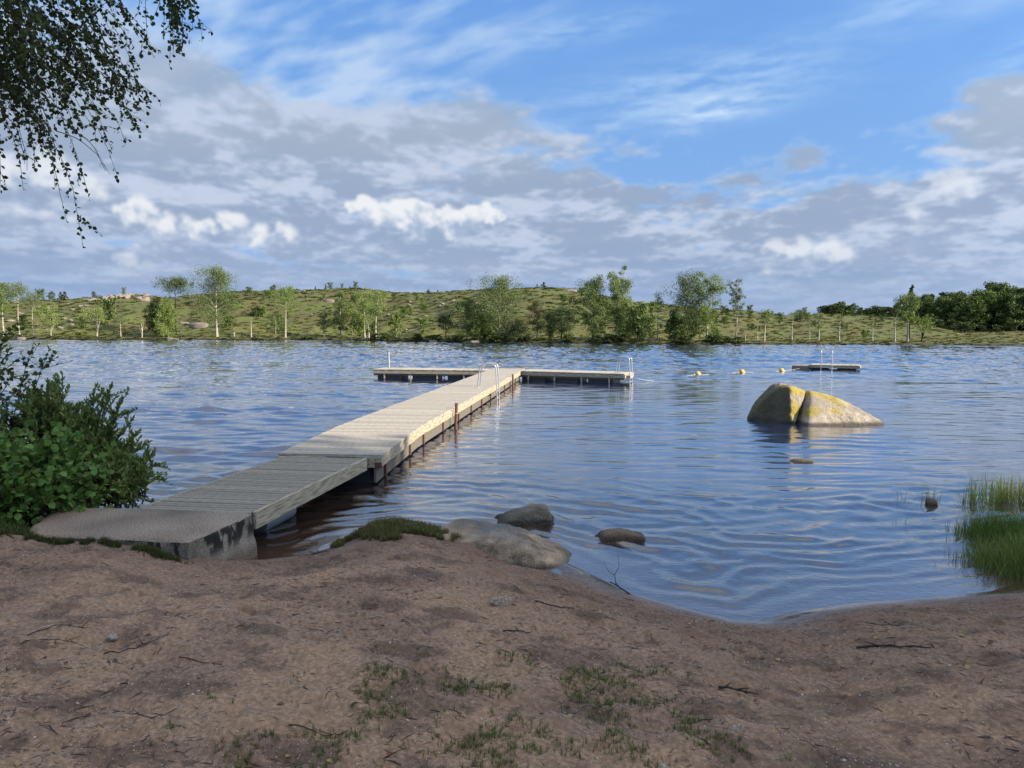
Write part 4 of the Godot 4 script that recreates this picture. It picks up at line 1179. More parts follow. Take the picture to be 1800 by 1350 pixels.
func rock(planes: Array, sharp: float, rough: float, sd: float, res: int, m: Material, colf: Callable, fr := 1.0) -> ArrayMesh:
	var nu := res * 2; var nv := res
	var v := PackedVector3Array(); var c := PackedColorArray(); var idx := PackedInt32Array()
	for j in nv + 1:
		for i in nu + 1:
			var th := PI * j / nv; var ph := TAU * (i % nu) / nu
			var u := Vector3(sin(th) * cos(ph), cos(th), sin(th) * sin(ph))
			var s := 0.0
			for p in planes:
				var q: float = p[0].dot(u)
				if q > 0.0: s += pow(q / p[1], sharp)
			var r := pow(maxf(s, 1e-6), -1.0 / sharp)
			var p := u * r
			var f := fr
			r += rough * (nz.get_noise_3d(p.x * 90 * f + sd, p.y * 90 * f, p.z * 90 * f) + 0.8 * absf(nz.get_noise_3d(p.x * 240 * f + sd, p.y * 240 * f, p.z * 240 * f)) + 0.32 * nf.get_noise_3d(p.x * 520 * f + sd, p.y * 520 * f, p.z * 520 * f))
			v.append(u * r)
	for j in nv:
		for i in nu:
			var k := j * (nu + 1) + i
			idx.append_array([k, k + 1, k + nu + 2, k, k + nu + 2, k + nu + 1])
	var n := PackedVector3Array(); n.resize(v.size())
	for t in range(0, idx.size(), 3):
		var g := (v[idx[t + 2]] - v[idx[t]]).cross(v[idx[t + 1]] - v[idx[t]])
		for q in 3: n[idx[t + q]] += g
	for j in nv + 1:
		var a := j * (nu + 1); var e := a + nu
		var s := n[a] + n[e]; n[a] = s; n[e] = s
	for i in v.size():
		n[i] = n[i].normalized()
		if n[i].dot(v[i]) < 0.0: n[i] = -n[i]
		c.append(colf.call(v[i], n[i]))
	return indexed(v, n, c, outward(v, n, idx), m)

func outward(v: PackedVector3Array, n: PackedVector3Array, idx: PackedInt32Array) -> PackedInt32Array:
	# wind every triangle clockwise as seen from the side its normals point to
	for t in range(0, idx.size(), 3):
		var g := (v[idx[t + 2]] - v[idx[t]]).cross(v[idx[t + 1]] - v[idx[t]])
		if g.dot(n[idx[t]] + n[idx[t + 1]] + n[idx[t + 2]]) < 0.0:
			var q := idx[t + 1]; idx[t + 1] = idx[t + 2]; idx[t + 2] = q
	return idx

func ell(hx: float, hy: float, hz: float, sd: int, cuts := 14) -> Array:
	# planes round an ellipsoid, some pulled in: an angular stone
	var r := RandomNumberGenerator.new(); r.seed = sd
	var o: Array = []
	for i in cuts:
		var u := rnd_dir(r)
		var w := Vector3(u.x * hx, u.y * hy, u.z * hz)
		var n := Vector3(u.x / hx, u.y / hy, u.z / hz).normalized()
		o.append([n, maxf(0.2 * minf(hx, minf(hy, hz)), n.dot(w) * r.randf_range(0.78, 1.0))])
	for u in [Vector3.RIGHT * hx, Vector3.LEFT * hx, Vector3.UP * hy, Vector3.DOWN * hy, Vector3.BACK * hz, Vector3.FORWARD * hz]:
		o.append([u.normalized(), u.length()])
	return o

func make_rocks() -> void:
	var speck := noise_tex(0.03, 6, Color(0.48, 0.47, 0.46), Color(1, 1, 1), 512, FastNoiseLite.TYPE_SIMPLEX, 3, Color(0.80, 0.79, 0.78))
	var bump := noise_tex(0.025, 6, Color.BLACK, Color.WHITE, 512, FastNoiseLite.TYPE_SIMPLEX, 3)
	var gm := mat(Color(1, 1, 1), 0.88)
	tri_tex(gm, speck, Vector3(1.7, 1.7, 1.7)); relief(gm, bump, 0.9)
	var sm := mat(Color(1, 1, 1), 0.8)
	tri_tex(sm, speck, Vector3(3.0, 3.0, 3.0)); relief(sm, bump, 1.0)
	# the split boulder in the lake
	var c1 := Vector3(6.5, -0.15, -18.95)
	var t := thing("split_boulder", "big split granite boulder with yellow lichen standing in the lake", "boulder", c1)
	var pl: Array = [
		plane3(Vector3(6.72, 0.86, -18.55), Vector3(6.66, -0.1, -18.22), Vector3(5.86, 0.0, -19.05), c1),
		plane3(Vector3(6.72, 0.86, -18.55), Vector3(6.66, -0.1, -18.22), Vector3(7.4, 0.5, -18.75), c1),
		plane_n(Vector3(0.17, 1, 0.02), Vector3(6.72, 0.87, -18.6), c1), plane_n(Vector3(-0.5, 0.86, 0.05), Vector3(6.45, 0.79, -18.8), c1),
		plane_n(Vector3(-0.8, 0.6, -0.1), Vector3(6.16, 0.43, -19.0), c1), plane_n(Vector3(0.45, 0.89, 0.1), Vector3(7.25, 0.72, -18.5), c1),
		plane_n(Vector3(0.88, -0.465, -0.02), Vector3(6.81, 0.0, -17.9), c1), plane_n(Vector3(-0.1, 0.4, -1), Vector3(6.8, 0.5, -19.6), c1),
		plane_n(Vector3(-0.8, 0, -0.6), Vector3(5.95, 0, -19.3), c1), plane_n(Vector3(0, -1, 0), Vector3(6.8, -0.6, -19), c1)]
	var lich := func(o: Vector3, bias: float) -> Callable:
		return func(p: Vector3, n: Vector3) -> Color:
			var w := p + o
			var col := Color(0.52, 0.46, 0.37).lerp(Color(0.33, 0.30, 0.255), clampf(0.5 + 1.4 * nz.get_noise_3d(w.x * 60, w.y * 60, w.z * 60), 0.0, 1.0))
			col = col.lerp(Color(0.66, 0.60, 0.51), smoothstep(0.1, 0.4, nz.get_noise_3d(w.x * 190 + 40, w.y * 190, w.z * 190)) * 0.7)
			var y := nz.get_noise_3d(w.x * 55 + 90, w.y * 80, w.z * 55) * 1.2 + 0.3 * nz.get_noise_3d(w.x * 240, w.y * 240, w.z * 240) + bias
			y -= 0.9 * smoothstep(0.35, 0.0, w.y)
			col = col.lerp(Color(0.52, 0.415, 0.07), smoothstep(0.0, 0.35, y) * 0.9)
			col = col.lerp(Color(0.035, 0.032, 0.028), (1.0 - smoothstep(0.03, 0.11 + 0.05 * nz.get_noise_3d(w.x * 90, 0, w.z * 90), w.y)) * 0.85)
			return col
	var f1: Callable = lich.call(c1, 0.36)
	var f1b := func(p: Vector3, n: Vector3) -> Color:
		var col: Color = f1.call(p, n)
		# left face lacks yellow lichen; its shade is painted in as dark grey-green
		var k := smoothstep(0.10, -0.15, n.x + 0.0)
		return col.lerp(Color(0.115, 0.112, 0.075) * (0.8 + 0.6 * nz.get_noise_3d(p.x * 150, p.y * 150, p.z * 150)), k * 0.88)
	obj("rock_half", rock(pl, 20.0, 0.040, 3.0, 120, gm, f1b), t)
	var c2 := Vector3(7.8, -0.15, -18.4)
	pl = [
		plane3(Vector3(7.30, 0.73, -18.65), Vector3(7.08, -0.1, -17.75), Vector3(8.95, -0.05, -18.02), c2),
		plane_n(Vector3(0.24, 0.97, 0.02), Vector3(7.3, 0.745, -18.65), c2), plane_n(Vector3(0.50, 0.86, 0.1), Vector3(8.15, 0.49, -18.5), c2),
		plane_n(Vector3(-0.88, 0.465, 0.02), Vector3(6.90, 0.0, -17.9), c2), plane_n(Vector3(0.05, 0.5, -1), Vector3(7.8, 0.35, -19.15), c2),
		plane_n(Vector3(0.9, 0.2, -0.4), Vector3(8.95, 0.0, -18.3), c2), plane_n(Vector3(0, -1, 0), Vector3(7.8, -0.6, -18.5), c2)]
	obj("rock_half", rock(pl, 21.0, 0.040, 30.0, 120, gm, lich.call(c2, 0.24)), t, c2 - c1)
	# stones at the shore
	var grey := func(o: Vector3, a: Color, b: Color, wet: float) -> Callable:
		return func(p: Vector3, _n: Vector3) -> Color:
			var w := p + o
			var col := a.lerp(b, clampf(0.5 + 1.5 * nz.get_noise_3d(w.x * 110, w.y * 110, w.z * 110), 0.0, 1.0))
			return col.lerp(Color(0.03, 0.024, 0.018), (1.0 - smoothstep(wet, wet + 0.05, w.y)) * 0.8)
	var c := Vector3(-0.02, 0.0, -7.52)
	pl = [plane_n(Vector3(0.0, 1, 0.12), Vector3(0, 0.175, 0), Vector3.ZERO), plane_n(Vector3(0.35, 1, -0.1), Vector3(0.15, 0.18, 0), Vector3.ZERO), plane_n(Vector3(0.05, 0.55, 0.85), Vector3(0, 0.10, 0.33), Vector3.ZERO), plane_n(Vector3(0.0, 0.5, -0.85), Vector3(0, 0.1, -0.30), Vector3.ZERO), plane_n(Vector3(1, 0.35, 0.1), Vector3(0.80, 0.02, 0), Vector3.ZERO), plane_n(Vector3(-1, 0.25, 0), Vector3(-0.80, 0.1, 0), Vector3.ZERO), plane_n(Vector3(0, -1, 0), Vector3(0, -0.3, 0), Vector3.ZERO), plane_n(Vector3(0.6, 0.2, 0.75), Vector3(0.6, 0.05, 0.22), Vector3.ZERO), plane_n(Vector3(0.65, 0.15, -0.7), Vector3(0.6, 0.05, -0.2), Vector3.ZERO)]
	var shore := func(p: Vector3, n: Vector3) -> Color:
		var q := nz.get_noise_3d(p.x * 120, p.y * 120, p.z * 120)
		var fine := nz.get_noise_3d(p.x * 420, p.y * 60, p.z * 420)
		var band := smoothstep(0.135, 0.185, p.y - 0.05 * clampf(n.z, 0.0, 1.0) + 0.05 * nz.get_noise_2d(p.x * 110, 3.0) + 0.02 * fine)
		var tan_c := Color(0.56, 0.43, 0.30) * (0.85 + 0.9 * fine)
		var g := Color(0.30, 0.295, 0.275) * (0.9 + 0.8 * q)
		var col := tan_c.lerp(g, maxf(band, smoothstep(-0.2, -0.5, n.z)))
		return col.lerp(Color(0.06, 0.045, 0.033), (1.0 - smoothstep(0.0, 0.05, p.y)) * 0.7)
	var o: MeshInstance3D = obj("shore_rock", rock(pl, 20.0, 0.045, 8.0, 100, sm, shore, 1.4), null, c)
	o.rotation.y = -0.52
	meta(o, "long low shore rock, grey on top and tan below, beside the turf mound", "rock")
	c = Vector3(0.17, -0.03, -8.74)
	pl = [plane_n(Vector3(-0.38, 0.92, 0.15), Vector3(0.0, 0.18, 0.0), Vector3.ZERO), plane_n(Vector3(0.1, 1, 0.1), Vector3(0.1, 0.235, 0), Vector3.ZERO), plane_n(Vector3(0.9, 0.4, 0.1), Vector3(0.29, 0.1, 0), Vector3.ZERO), plane_n(Vector3(-0.8, 0.5, 0.2), Vector3(-0.31, 0.04, 0), Vector3.ZERO), plane_n(Vector3(0.1, 0.35, 0.93), Vector3(0.05, 0.1, 0.15), Vector3.ZERO), plane_n(Vector3(0, 0.5, -0.9), Vector3(0, 0.1, -0.15), Vector3.ZERO), plane_n(Vector3(0, -1, 0), Vector3(0, -0.2, 0), Vector3.ZERO)]
	o = obj("water_rock", rock(pl, 24.0, 0.035, 15.0, 70, sm, grey.call(c, Color(0.36, 0.32, 0.24), Color(0.16, 0.145, 0.115), 0.03), 1.6), null, c)
	meta(o, "grey angular rock rising to the right, in the shallows behind the shore rock", "rock")
	c = Vector3(1.16, -0.06, -8.05)
	pl = [plane_n(Vector3(0.22, 1, 0.05), Vector3(0.0, 0.15, 0.0), Vector3.ZERO), plane_n(Vector3(-0.35, 1, 0.1), Vector3(-0.05, 0.15, 0), Vector3.ZERO), plane_n(Vector3(0.9, 0.3, 0.1), Vector3(0.27, 0.05, 0), Vector3.ZERO), plane_n(Vector3(-0.7, 0.6, 0.1), Vector3(-0.24, 0.05, 0), Vector3.ZERO), plane_n(Vector3(0, 0.5, 0.9), Vector3(0, 0.06, 0.13), Vector3.ZERO), plane_n(Vector3(0, 0.5, -0.9), Vector3(0, 0.06, -0.13), Vector3.ZERO), plane_n(Vector3(0, -1, 0), Vector3(0, -0.2, 0), Vector3.ZERO)]
	o = obj("water_rock", rock(pl, 20.0, 0.025, 21.0, 60, sm, grey.call(c, Color(0.30, 0.21, 0.14), Color(0.14, 0.10, 0.075), 0.02), 1.8), null, c)
	meta(o, "low brown rock barely above the ripples right of the grey angular rock", "rock")
	c = Vector3(5.4, -0.01, -9.75)
	o = obj("water_stone", rock(ell(0.08, 0.09, 0.065, 5), 12.0, 0.01, 4.0, 26, sm, grey.call(c, Color(0.34, 0.24, 0.17), Color(0.14, 0.095, 0.07), 0.0), 3.0), null, c)
	meta(o, "small reddish brown stone poking out of the water near the sedge", "stone")
	c = Vector3(4.88, -0.05, -12.95)
	o = obj("water_rock", rock(ell(0.22, 0.085, 0.13, 9), 12.0, 0.012, 4.0, 30, sm, grey.call(c, Color(0.34, 0.26, 0.19), Color(0.2, 0.15, 0.11), 0.005), 2.0), null, c)
	meta(o, "pale rock awash at the surface in front of the split boulder", "rock")
	c = Vector3(-0.07, beach_h(-0.07, -5.08) + 0.004, -5.08)
	o = obj("beach_stone", rock(ell(0.068, 0.045, 0.05, 12), 12.0, 0.006, 4.0, 30, sm, grey.call(c, Color(0.62, 0.49, 0.40), Color(0.48, 0.37, 0.30), -1.0), 4.0), null, c)
	meta(o, "pale pinkish stone lying on the sand in front of the shore rock", "stone")
	var small: Array = [[-2.27, -4.28, 0.032, "flat grey stone among twigs on the sand at the left"], [-0.28, -5.12, 0.014, "tiny white stone left of the pale pinkish stone"], [1.27, -4.93, 0.016, "white pebble on the damp sand at the water's point"], [1.02, -3.35, 0.018, "small white pebble on the sand at the lower right of centre"], [-1.0, -4.35, 0.013, "little pale pebble on the sand left of the middle"], [-2.05, -6.05, 0.012, "white pebble in front of the slab's right corner"], [0.62, -2.98, 0.022, "pale yellow chip lying among the grass at the bottom"]]
	for i in small.size():
		var s: Array = small[i]
		o = obj("pebble", rock(ell(s[2], s[2] * 0.55, s[2] * 0.8, 50 + i), 12.0, 0.001, 1.0, 12, sm, grey.call(Vector3.ZERO, Color(0.62, 0.55, 0.47), Color(0.45, 0.40, 0.35), -1.0), 8.0), null, Vector3(s[0], beach_h(s[0], s[1]) + s[2] * 0.2, s[1]))
		meta(o, s[3], "pebble")
	# boulders far off: four shapes
	var fm: Array = []
	for i in 4: fm.append(rock(ell(1.0, 0.7, 0.8, 80 + i, 10), 10.0, 0.05, i * 9.0, 12, gm, grey.call(Vector3.ZERO, Color(0.44, 0.385, 0.34), Color(0.27, 0.235, 0.21), -9.0), 0.3))
	for s in [[40, 0.3, 0.9, "pale flat boulder at the waterline on the far shore's left end"], [298, 0.6, 0.75, "pale boulder at the foot of the weeping birch, left of two"], [309, 0.5, 0.6, "pale boulder at the foot of the weeping birch, right of two"], [761, 0.4, 0.8, "grey boulder in the dark bank left of the central grove"], [836, -0.3, 0.95, "long whitish rock lying in the water's edge below the central grove"], [1278, -0.1, 0.5, "small pale rock at the water below the slender lone birch"], [1142, 5, 0.9, "brownish boulder in the grass right of the tall birch pair"], [1165, 6, 0.7, "pale boulder beside the very thin birch"], [350, 22, 2.4, "wide grey rock slab behind the tallest left birch"], [325, 30, 1.1, "pale boulder above the weeping birch's right side"], [578, 48, 1.6, "pink grey boulder on the slope above the straw bank"], [1003, 70, 1.6, "pale rock patch high on the central hilltop"]]:
		var at := far_at(s[0], s[1])
		at.y = maxf(at.y, -0.05)
		o = obj("far_boulder", fm[int(s[0]) % 4], null, at)
		o.scale = Vector3(s[2], s[2] * 0.6, s[2] * 0.8)
		meta(o, s[3], "boulder")
	var r := RandomNumberGenerator.new(); r.seed = 15
	for i in 150:
		var px: float; var d: float; var s := r.randf_range(0.25, 0.8)
		match i % 6:
			0, 1: px = 228 + r.randfn() * 22; d = r.randf_range(62, 84); s *= 1.5
			2: px = 190 + r.randfn() * 16; d = r.randf_range(60, 72); s *= 1.3
			3: px = r.randf_range(10, 160); d = r.randf_range(18, 76)
			4: px = 670 + r.randf_range(0, 130); d = r.randf_range(20, 60) ; s *= 0.8
			_: px = r.randf_range(250, 1300); d = r.randf_range(14, 80); s *= 0.8
		o = obj("hill_boulder", fm[i % 4], null, far_at(px, d) + Vector3(0, s * 0.1, 0))
		o.scale = Vector3(s, s * 0.7, s) * 1.0; o.rotation.y = r.randf() * TAU
		meta(o, "pale granite boulder scattered over the heath hillside", "boulder", "boulders on the hillside")
	# the reddish scree below the crest
	var sc := mat(Color(0.36, 0.22, 0.17), 0.9)
	for i in 16:
		var s := r.randf_range(0.3, 0.7); var k := i / 15.0
		o = obj("scree_stone", fm[i % 4], null, far_at(lerpf(668, 684, k) + r.randfn() * 2.0, lerpf(58, 26, k)))
		o.scale = Vector3(s * 1.3, s * 0.6, s); o.material_override = sc
		meta(o, "reddish stone in the scree streak behind the right leaning white birch", "stone", "stones of the reddish scree")

# ------------------------------------------------------------------ piers
var wood_m: Array = []
var wood_fresh: Array = []
var beam_m: StandardMaterial3D
var metal: StandardMaterial3D
var float_m: StandardMaterial3D
var skirt_m: StandardMaterial3D
var rust: StandardMaterial3D

func make_wood() -> void:
	var grain := noise_tex(0.03, 5, Color(0.52, 0.50, 0.47), Color(1, 1, 1), 512, FastNoiseLite.TYPE_SIMPLEX_SMOOTH, 6, Color(0.84, 0.83, 0.81))
	var g2 := noise_tex(0.05, 4, Color.BLACK, Color.WHITE, 512, FastNoiseLite.TYPE_SIMPLEX_SMOOTH, 8)
	for i in 6:
		var base: Color = [Color(0.54, 0.50, 0.445), Color(0.59, 0.55, 0.49), Color(0.49, 0.46, 0.415), Color(0.62, 0.575, 0.51), Color(0.55, 0.51, 0.45), Color(0.45, 0.42, 0.38)][i]
		var m := mat(base, 0.82, false)
		tri_tex(m, grain, Vector3(0.7, 5.0, 5.0), false); m.uv1_offset = Vector3(i * 0.37, i * 0.21, i * 0.13)
		relief(m, g2, 0.15)
		wood_m.append(m)
		var m2 := m.duplicate()
		m2.albedo_color = Color(base.r * 0.66, base.g * 0.66, base.b * 0.62).linear_to_srgb()
		wood_fresh.append(m2)
	beam_m = mat(Color(0.49, 0.45, 0.37), 0.85, false)
	tri_tex(beam_m, noise_tex(0.02, 5, Color(0.55, 0.53, 0.47), Color(1, 1, 1), 512, FastNoiseLite.TYPE_SIMPLEX_SMOOTH, 16, Color(0.86, 0.85, 0.80)), Vector3(0.25, 4.0, 4.0), false)
	metal = mat(Color(0.62, 0.63, 0.64), 0.34, false); metal.metallic = 0.85
	float_m = mat(Color(0.04, 0.045, 0.055), 0.5, false)
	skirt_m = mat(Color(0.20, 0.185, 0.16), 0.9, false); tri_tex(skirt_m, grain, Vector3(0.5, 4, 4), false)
	rust = mat(Color(0.17, 0.085, 0.05), 0.85, false)
	tri_tex(rust, grain, Vector3(4, 4, 4), false)

func deck(t: Node3D, p0: Vector3, p1: Vector3, wide: float, pitch: float, gap: float, mats: Array, sd: int, thick := 0.034, skip_from := 9999) -> void:
	# boards laid across the line p0-p1 (points on the deck's top, in the thing's own frame)
	var r := RandomNumberGenerator.new(); r.seed = sd
	var f := (p1 - p0); var ln := f.length(); f = f.normalized()
	var rr := f.cross(Vector3.UP).normalized(); var up := rr.cross(f)
	var ms: Array = []
	for i in 4:
		var b := MB.new()
		b.box(Transform3D(), Vector3(wide + [0.0, 0.006, -0.006, 0.003][i], thick, pitch - gap), Color.WHITE, 0.004)
		ms.append(b.mesh(null))
	var n := int(round(ln / pitch))
	for i in n:
		var o := obj("plank", ms[r.randi() % 4], t)
		o.material_override = mats[r.randi() % mats.size()]
		var bs := Basis(rr, up, -f).rotated(up, r.randfn() * 0.0016)
		o.transform = Transform3D(bs, p0 + f * (i + 0.5) * ln / n + up * (-thick * 0.5 + r.randfn() * 0.0016) + rr * r.randfn() * 0.003)

func beam(called: String, t: Node3D, p0: Vector3, p1: Vector3, h: float, w: float, m: Material) -> void:
	# a board on edge whose top runs from p0 to p1
	var f := (p1 - p0); var ln := f.length(); f = f.normalized()
	var rr := f.cross(Vector3.UP).normalized(); var up := rr.cross(f)
	var b := MB.new()
	b.box(Transform3D(), Vector3(ln, h, w), Color.WHITE, 0.006)
	var o := obj(called, b.mesh(m), t)
	o.transform = Transform3D(Basis(f, up, rr), (p0 + p1) * 0.5 - up * h * 0.5)

func blockm(called: String, t: Node3D, at: Vector3, s: Vector3, yaw: float, m: Material, bev := 0.02) -> MeshInstance3D:
	var b := MB.new(); b.box(Transform3D(), s, Color.WHITE, bev)
	var o := obj(called, b.mesh(m), t, at); o.rotation.y = yaw
	return o

func pontoon_deck(t: Node3D, p0: Vector3, p1: Vector3, wide: float, sd: int, float_gap := 2.4, skirt := true) -> void:
	# planks, two long side boards, floats and hangers under them
	deck(t, p0, p1, wide, 0.125, 0.009, wood_m, sd)
	var f := (p1 - p0).normalized(); var rr := f.cross(Vector3.UP).normalized()
	var ln := p0.distance_to(p1); var yaw := atan2(-f.x, -f.z)
	for s in [-1.0, 1.0]:
		var k := 0.0
		while k < ln - 0.05:     # boards of four metres, butted
			var e := minf(k + 4.0, ln)
			beam("side_board", t, p0 + f * (k + 0.004) + rr * s * (wide * 0.5 - 0.035) - Vector3(0, 0.036, 0), p0 + f * (e - 0.004) + rr * s * (wide * 0.5 - 0.035) - Vector3(0, 0.036, 0), 0.155, 0.045, beam_m)
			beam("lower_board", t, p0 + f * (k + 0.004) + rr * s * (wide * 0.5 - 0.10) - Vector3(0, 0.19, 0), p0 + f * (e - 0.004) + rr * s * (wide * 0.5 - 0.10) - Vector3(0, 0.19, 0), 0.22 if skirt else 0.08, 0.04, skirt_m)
			k = e
		var q := 0.5
		while q < ln:
			var o: Vector3 = p0 + f * q + rr * s * (wide * 0.5 - 0.065)
			blockm("hanger", t, o - Vector3(0, 0.29, 0), Vector3(0.04, 0.24, 0.06), yaw, rust if skirt else wood_m[3], 0.004)
			q += 1.9 if skirt else 1.2
	var q := 0.7
	while q < ln:
		blockm("float", t, p0 + f * q - Vector3(0, 0.36, 0), Vector3(wide - 0.34, 0.30, 1.1), yaw, float_m, 0.04)
		q += float_gap

func ladder(t: Node3D, edge: Vector3, out: Vector3, half: float, top := 0.75, depth := 0.75) -> void:
	# bathing ladder hooked over a deck edge: edge is on the deck's top, out points to the water
	var along := out.cross(Vector3.UP).normalized()
	var up := Vector3.UP
	for s in [-1.0, 1.0]:
		var b := MB.new()
		var pts: Array = []; var rad: Array = []
		pts.append(edge - out * 0.40); pts.append(edge - out * 0.37 + up * top * 0.5); pts.append(edge - out * 0.33 + up * top * 0.8)
		for i in 9:
			var a := PI * i / 8.0
			pts.append(edge - out * 0.085 - out * 0.235 * cos(a) + up * (top * 0.84 + 0.16 * top * sin(a)))
		pts.append(edge + out * 0.17 + up * top * 0.5); pts.append(edge + out * 0.19 - up * 0.1); pts.append(edge + out * 0.20 - up * depth)
		for i in pts.size():
			pts[i] += along * s * half; rad.append(0.019)
		b.tube(pts, rad, 8, Color.WHITE)
		obj("rail", b.mesh(metal), t)
	for k in 3:
		var b := MB.new()
		var y := -0.12 - 0.22 * k
		b.tube([edge + out * 0.195 + up * y - along * half, edge + out * 0.195 + up * y + along * half], [0.02, 0.02], 8, Color.WHITE)
		obj("rung", b.mesh(metal), t)
	for s in [-1.0, 1.0]:
		blockm("foot_plate", t, edge - out * 0.40 + along * s * half + up * 0.004, Vector3(0.09, 0.008, 0.09), 0.0, metal, 0.002)

func pole(called: String, label: String, at: Vector3, h: float, rad: float, m: Material, tilt := Vector3.ZERO) -> void:
	var b := MB.new()
	b.tube([Vector3(0, -1.3, 0) - tilt * 0.5, Vector3.ZERO, Vector3(0, h, 0) + tilt], [rad, rad, rad], 10, Color.WHITE)
	meta(obj(called, b.mesh(m), null, at), label, "post")

func make_piers() -> void:
	make_wood()
	# long pier
	var o := Vector3(-2.59, 0, -10.86)
	var t := thing("floating_pier", "long wooden floating pier running out from the gangway to the cross arms", "pier", o)
	var a := Vector3(0, 0.425, 0); var b := Vector3(-2.40, 0.445, -14.0) - o; var c := Vector3(-0.37, 0.44, -33.2) - o; var e := Vector3(-0.15, 0.44, -35.3) - o
	a.y = 0.425
	pontoon_deck(t, a, b, 1.5, 1)
	pontoon_deck(t, b, c, 1.5, 2)
	deck(t, c, e, 1.5, 0.125, 0.009, wood_m, 3)
	beam("end_board", t, e + Vector3(-0.74, -0.036, 0.02), e + Vector3(0.74, -0.036, 0.02), 0.155, 0.045, beam_m)
	blockm("float", t, (c + e) * 0.5 - Vector3(0, 0.36, 0), Vector3(1.2, 0.3, 1.4), 0.0, float_m, 0.04)
	# its near end: a board across with a rusty corner iron and bolts
	beam("end_board", t, a + Vector3(-0.745, -0.030, 0.026), a + Vector3(0.745, -0.030, 0.026), 0.16, 0.045, beam_m)
	blockm("corner_iron", t, a + Vector3(0.70, -0.15, 0.052), Vector3(0.10, 0.08, 0.006), 0.0, rust, 0.001)
	for k in 4:
		var bb := MB.new()
		bb.tube([Vector3.ZERO, Vector3(0, 0, 0.012)], [0.012, 0.010], 8, Color.WHITE)
		obj("bolt", bb.mesh(rust), t, a + Vector3(0.56 + 0.10 * (k % 2), -0.075 - 0.06 * (k / 2), 0.048))
	# cross arms
	var lo := Vector3(-6.08, 0, -34.92)
	t = thing("pier_arm", "left cross arm of the pier's end, reaching towards the lone pole", "pier", lo)
	pontoon_deck(t, Vector3(0, 0.43, 0), Vector3(-0.98, 0.435, -34.22) - lo, 1.55, 4, 1.6, false)
	beam("end_board", t, Vector3(-0.02, 0.394, -0.75), Vector3(-0.02, 0.394, 0.75), 0.155, 0.045, beam_m)
	var ro := Vector3(0.52, 0, -34.2)
	t = thing("pier_arm", "right cross arm of the pier's end, carrying a ladder at its tip", "pier", ro)
	var tip := Vector3(4.92, 0.42, -32.42)
	pontoon_deck(t, Vector3(0, 0.43, 0), tip - ro, 1.6, 5, 1.5, false)
	var f := (tip - ro); f.y = 0.0; f = f.normalized(); var rr := f.cross(Vector3.UP).normalized()
	beam("end_board", t, tip - ro + f * 0.02 - rr * 0.78 - Vector3(0, 0.036, 0), tip - ro + f * 0.02 + rr * 0.78 - Vector3(0, 0.036, 0), 0.155, 0.045, beam_m)
	t = thing("bathing_ladder", "galvanised bathing ladder hooked over the tip of the right cross arm", "ladder", tip)
	ladder(t, rr * 0.35, f, 0.22, 0.70)
	blockm("step_plate", t, f * 0.14 + rr * 0.35 + Vector3(0, -0.14, 0), Vector3(0.16, 0.12, 0.5), atan2(-f.x, -f.z) + PI / 2, wood_m[2], 0.006)
	# ladder half way
	var ez := -23.7
	var edge := Vector3(dock_x(ez) + 0.75, 0.44, ez)
	t = thing("bathing_ladder", "galvanised double railed ladder over the right side of the long pier", "ladder", edge)
	ladder(t, Vector3.ZERO, Vector3(0.994, 0, 0.105), 0.25, 0.74)
	# posts
	pole("mooring_post", "rusty brown iron post against the right side of the long pier", Vector3(-1.26, 0, -17.15), 0.56, 0.035, rust, Vector3(0.02, 0, 0))
	pole("mooring_post", "short brown post at the pier just short of the cross arms", Vector3(0.03, 0, -29.2), 0.52, 0.035, rust)
	pole("marker_pole", "thin pale pole standing at the back of the left cross arm", Vector3(-5.72, 0, -35.78), 1.15, 0.04, wood_m[3], Vector3(-0.03, 0, 0))
	var ring := TorusMesh.new(); ring.inner_radius = 0.036; ring.outer_radius = 0.055; ring.material = wood_m[3]
	meta(obj("mooring_loop", ring, null, Vector3(-1.252, 0.33, -17.15)), "pale rope loop round the rusty post by the pier", "rope")
	# gangway from the slab
	var g0 := Vector3(-3.09, 0.425, -7.38); var g1 := Vector3(-2.645, 0.385, -10.80)
	t = thing("gangway", "grey ribbed wooden gangway from the concrete slab to the pier", "gangway", Vector3(g0.x, 0, g0.z))
	var off := Vector3(g0.x, 0, g0.z)
	deck(t, g0 - off, g1 - off, 1.15, 0.096, 0.015, wood_fresh.slice(0, 5), 9, 0.03)
	f = (g1 - g0).normalized(); rr = f.cross(Vector3.UP).normalized()
	for s in [-1.0, 1.0]:
		beam("side_beam", t, g0 - off + rr * s * 0.597 + f * 0.05 + Vector3(0, 0.006, 0), g1 - off + rr * s * 0.597 + Vector3(0, 0.006, 0), 0.175, 0.042, [wood_fresh[1], beam_m][0 if s < 0.0 else 1])
	for q in [0.25, 0.5, 0.75]:
		beam("cross_beam", t, (g0 - off).lerp(g1 - off, q) - rr * 0.56 - Vector3(0, 0.04, 0), (g0 - off).lerp(g1 - off, q) + rr * 0.56 - Vector3(0, 0.04, 0), 0.10, 0.05, wood_fresh[5])
	beam("threshold_board", t, g1 - off + f * 0.03 - rr * 0.62 + Vector3(0, 0.02, 0), g1 - off + f * 0.03 + rr * 0.45 + Vector3(0, 0.02, 0), 0.13, 0.03, wood_fresh[5])
	var pb := MB.new()
	pb.tube([Vector3(-2.75, 0.07, -8.25) - off, Vector3(-2.63, 0.07, -8.95) - off], [0.10, 0.10], 16, Color.WHITE)
	obj("float_pipe", pb.mesh(mat(Color(0.2, 0.23, 0.28), 0.4, false)), t)
	# concrete slab
	make_slab()
	# raft
	var rc := Vector3(18.3, 0, -44.7)
	t = thing("bathing_raft", "small wooden bathing raft with two white ladder hoops, far right", "raft", rc)
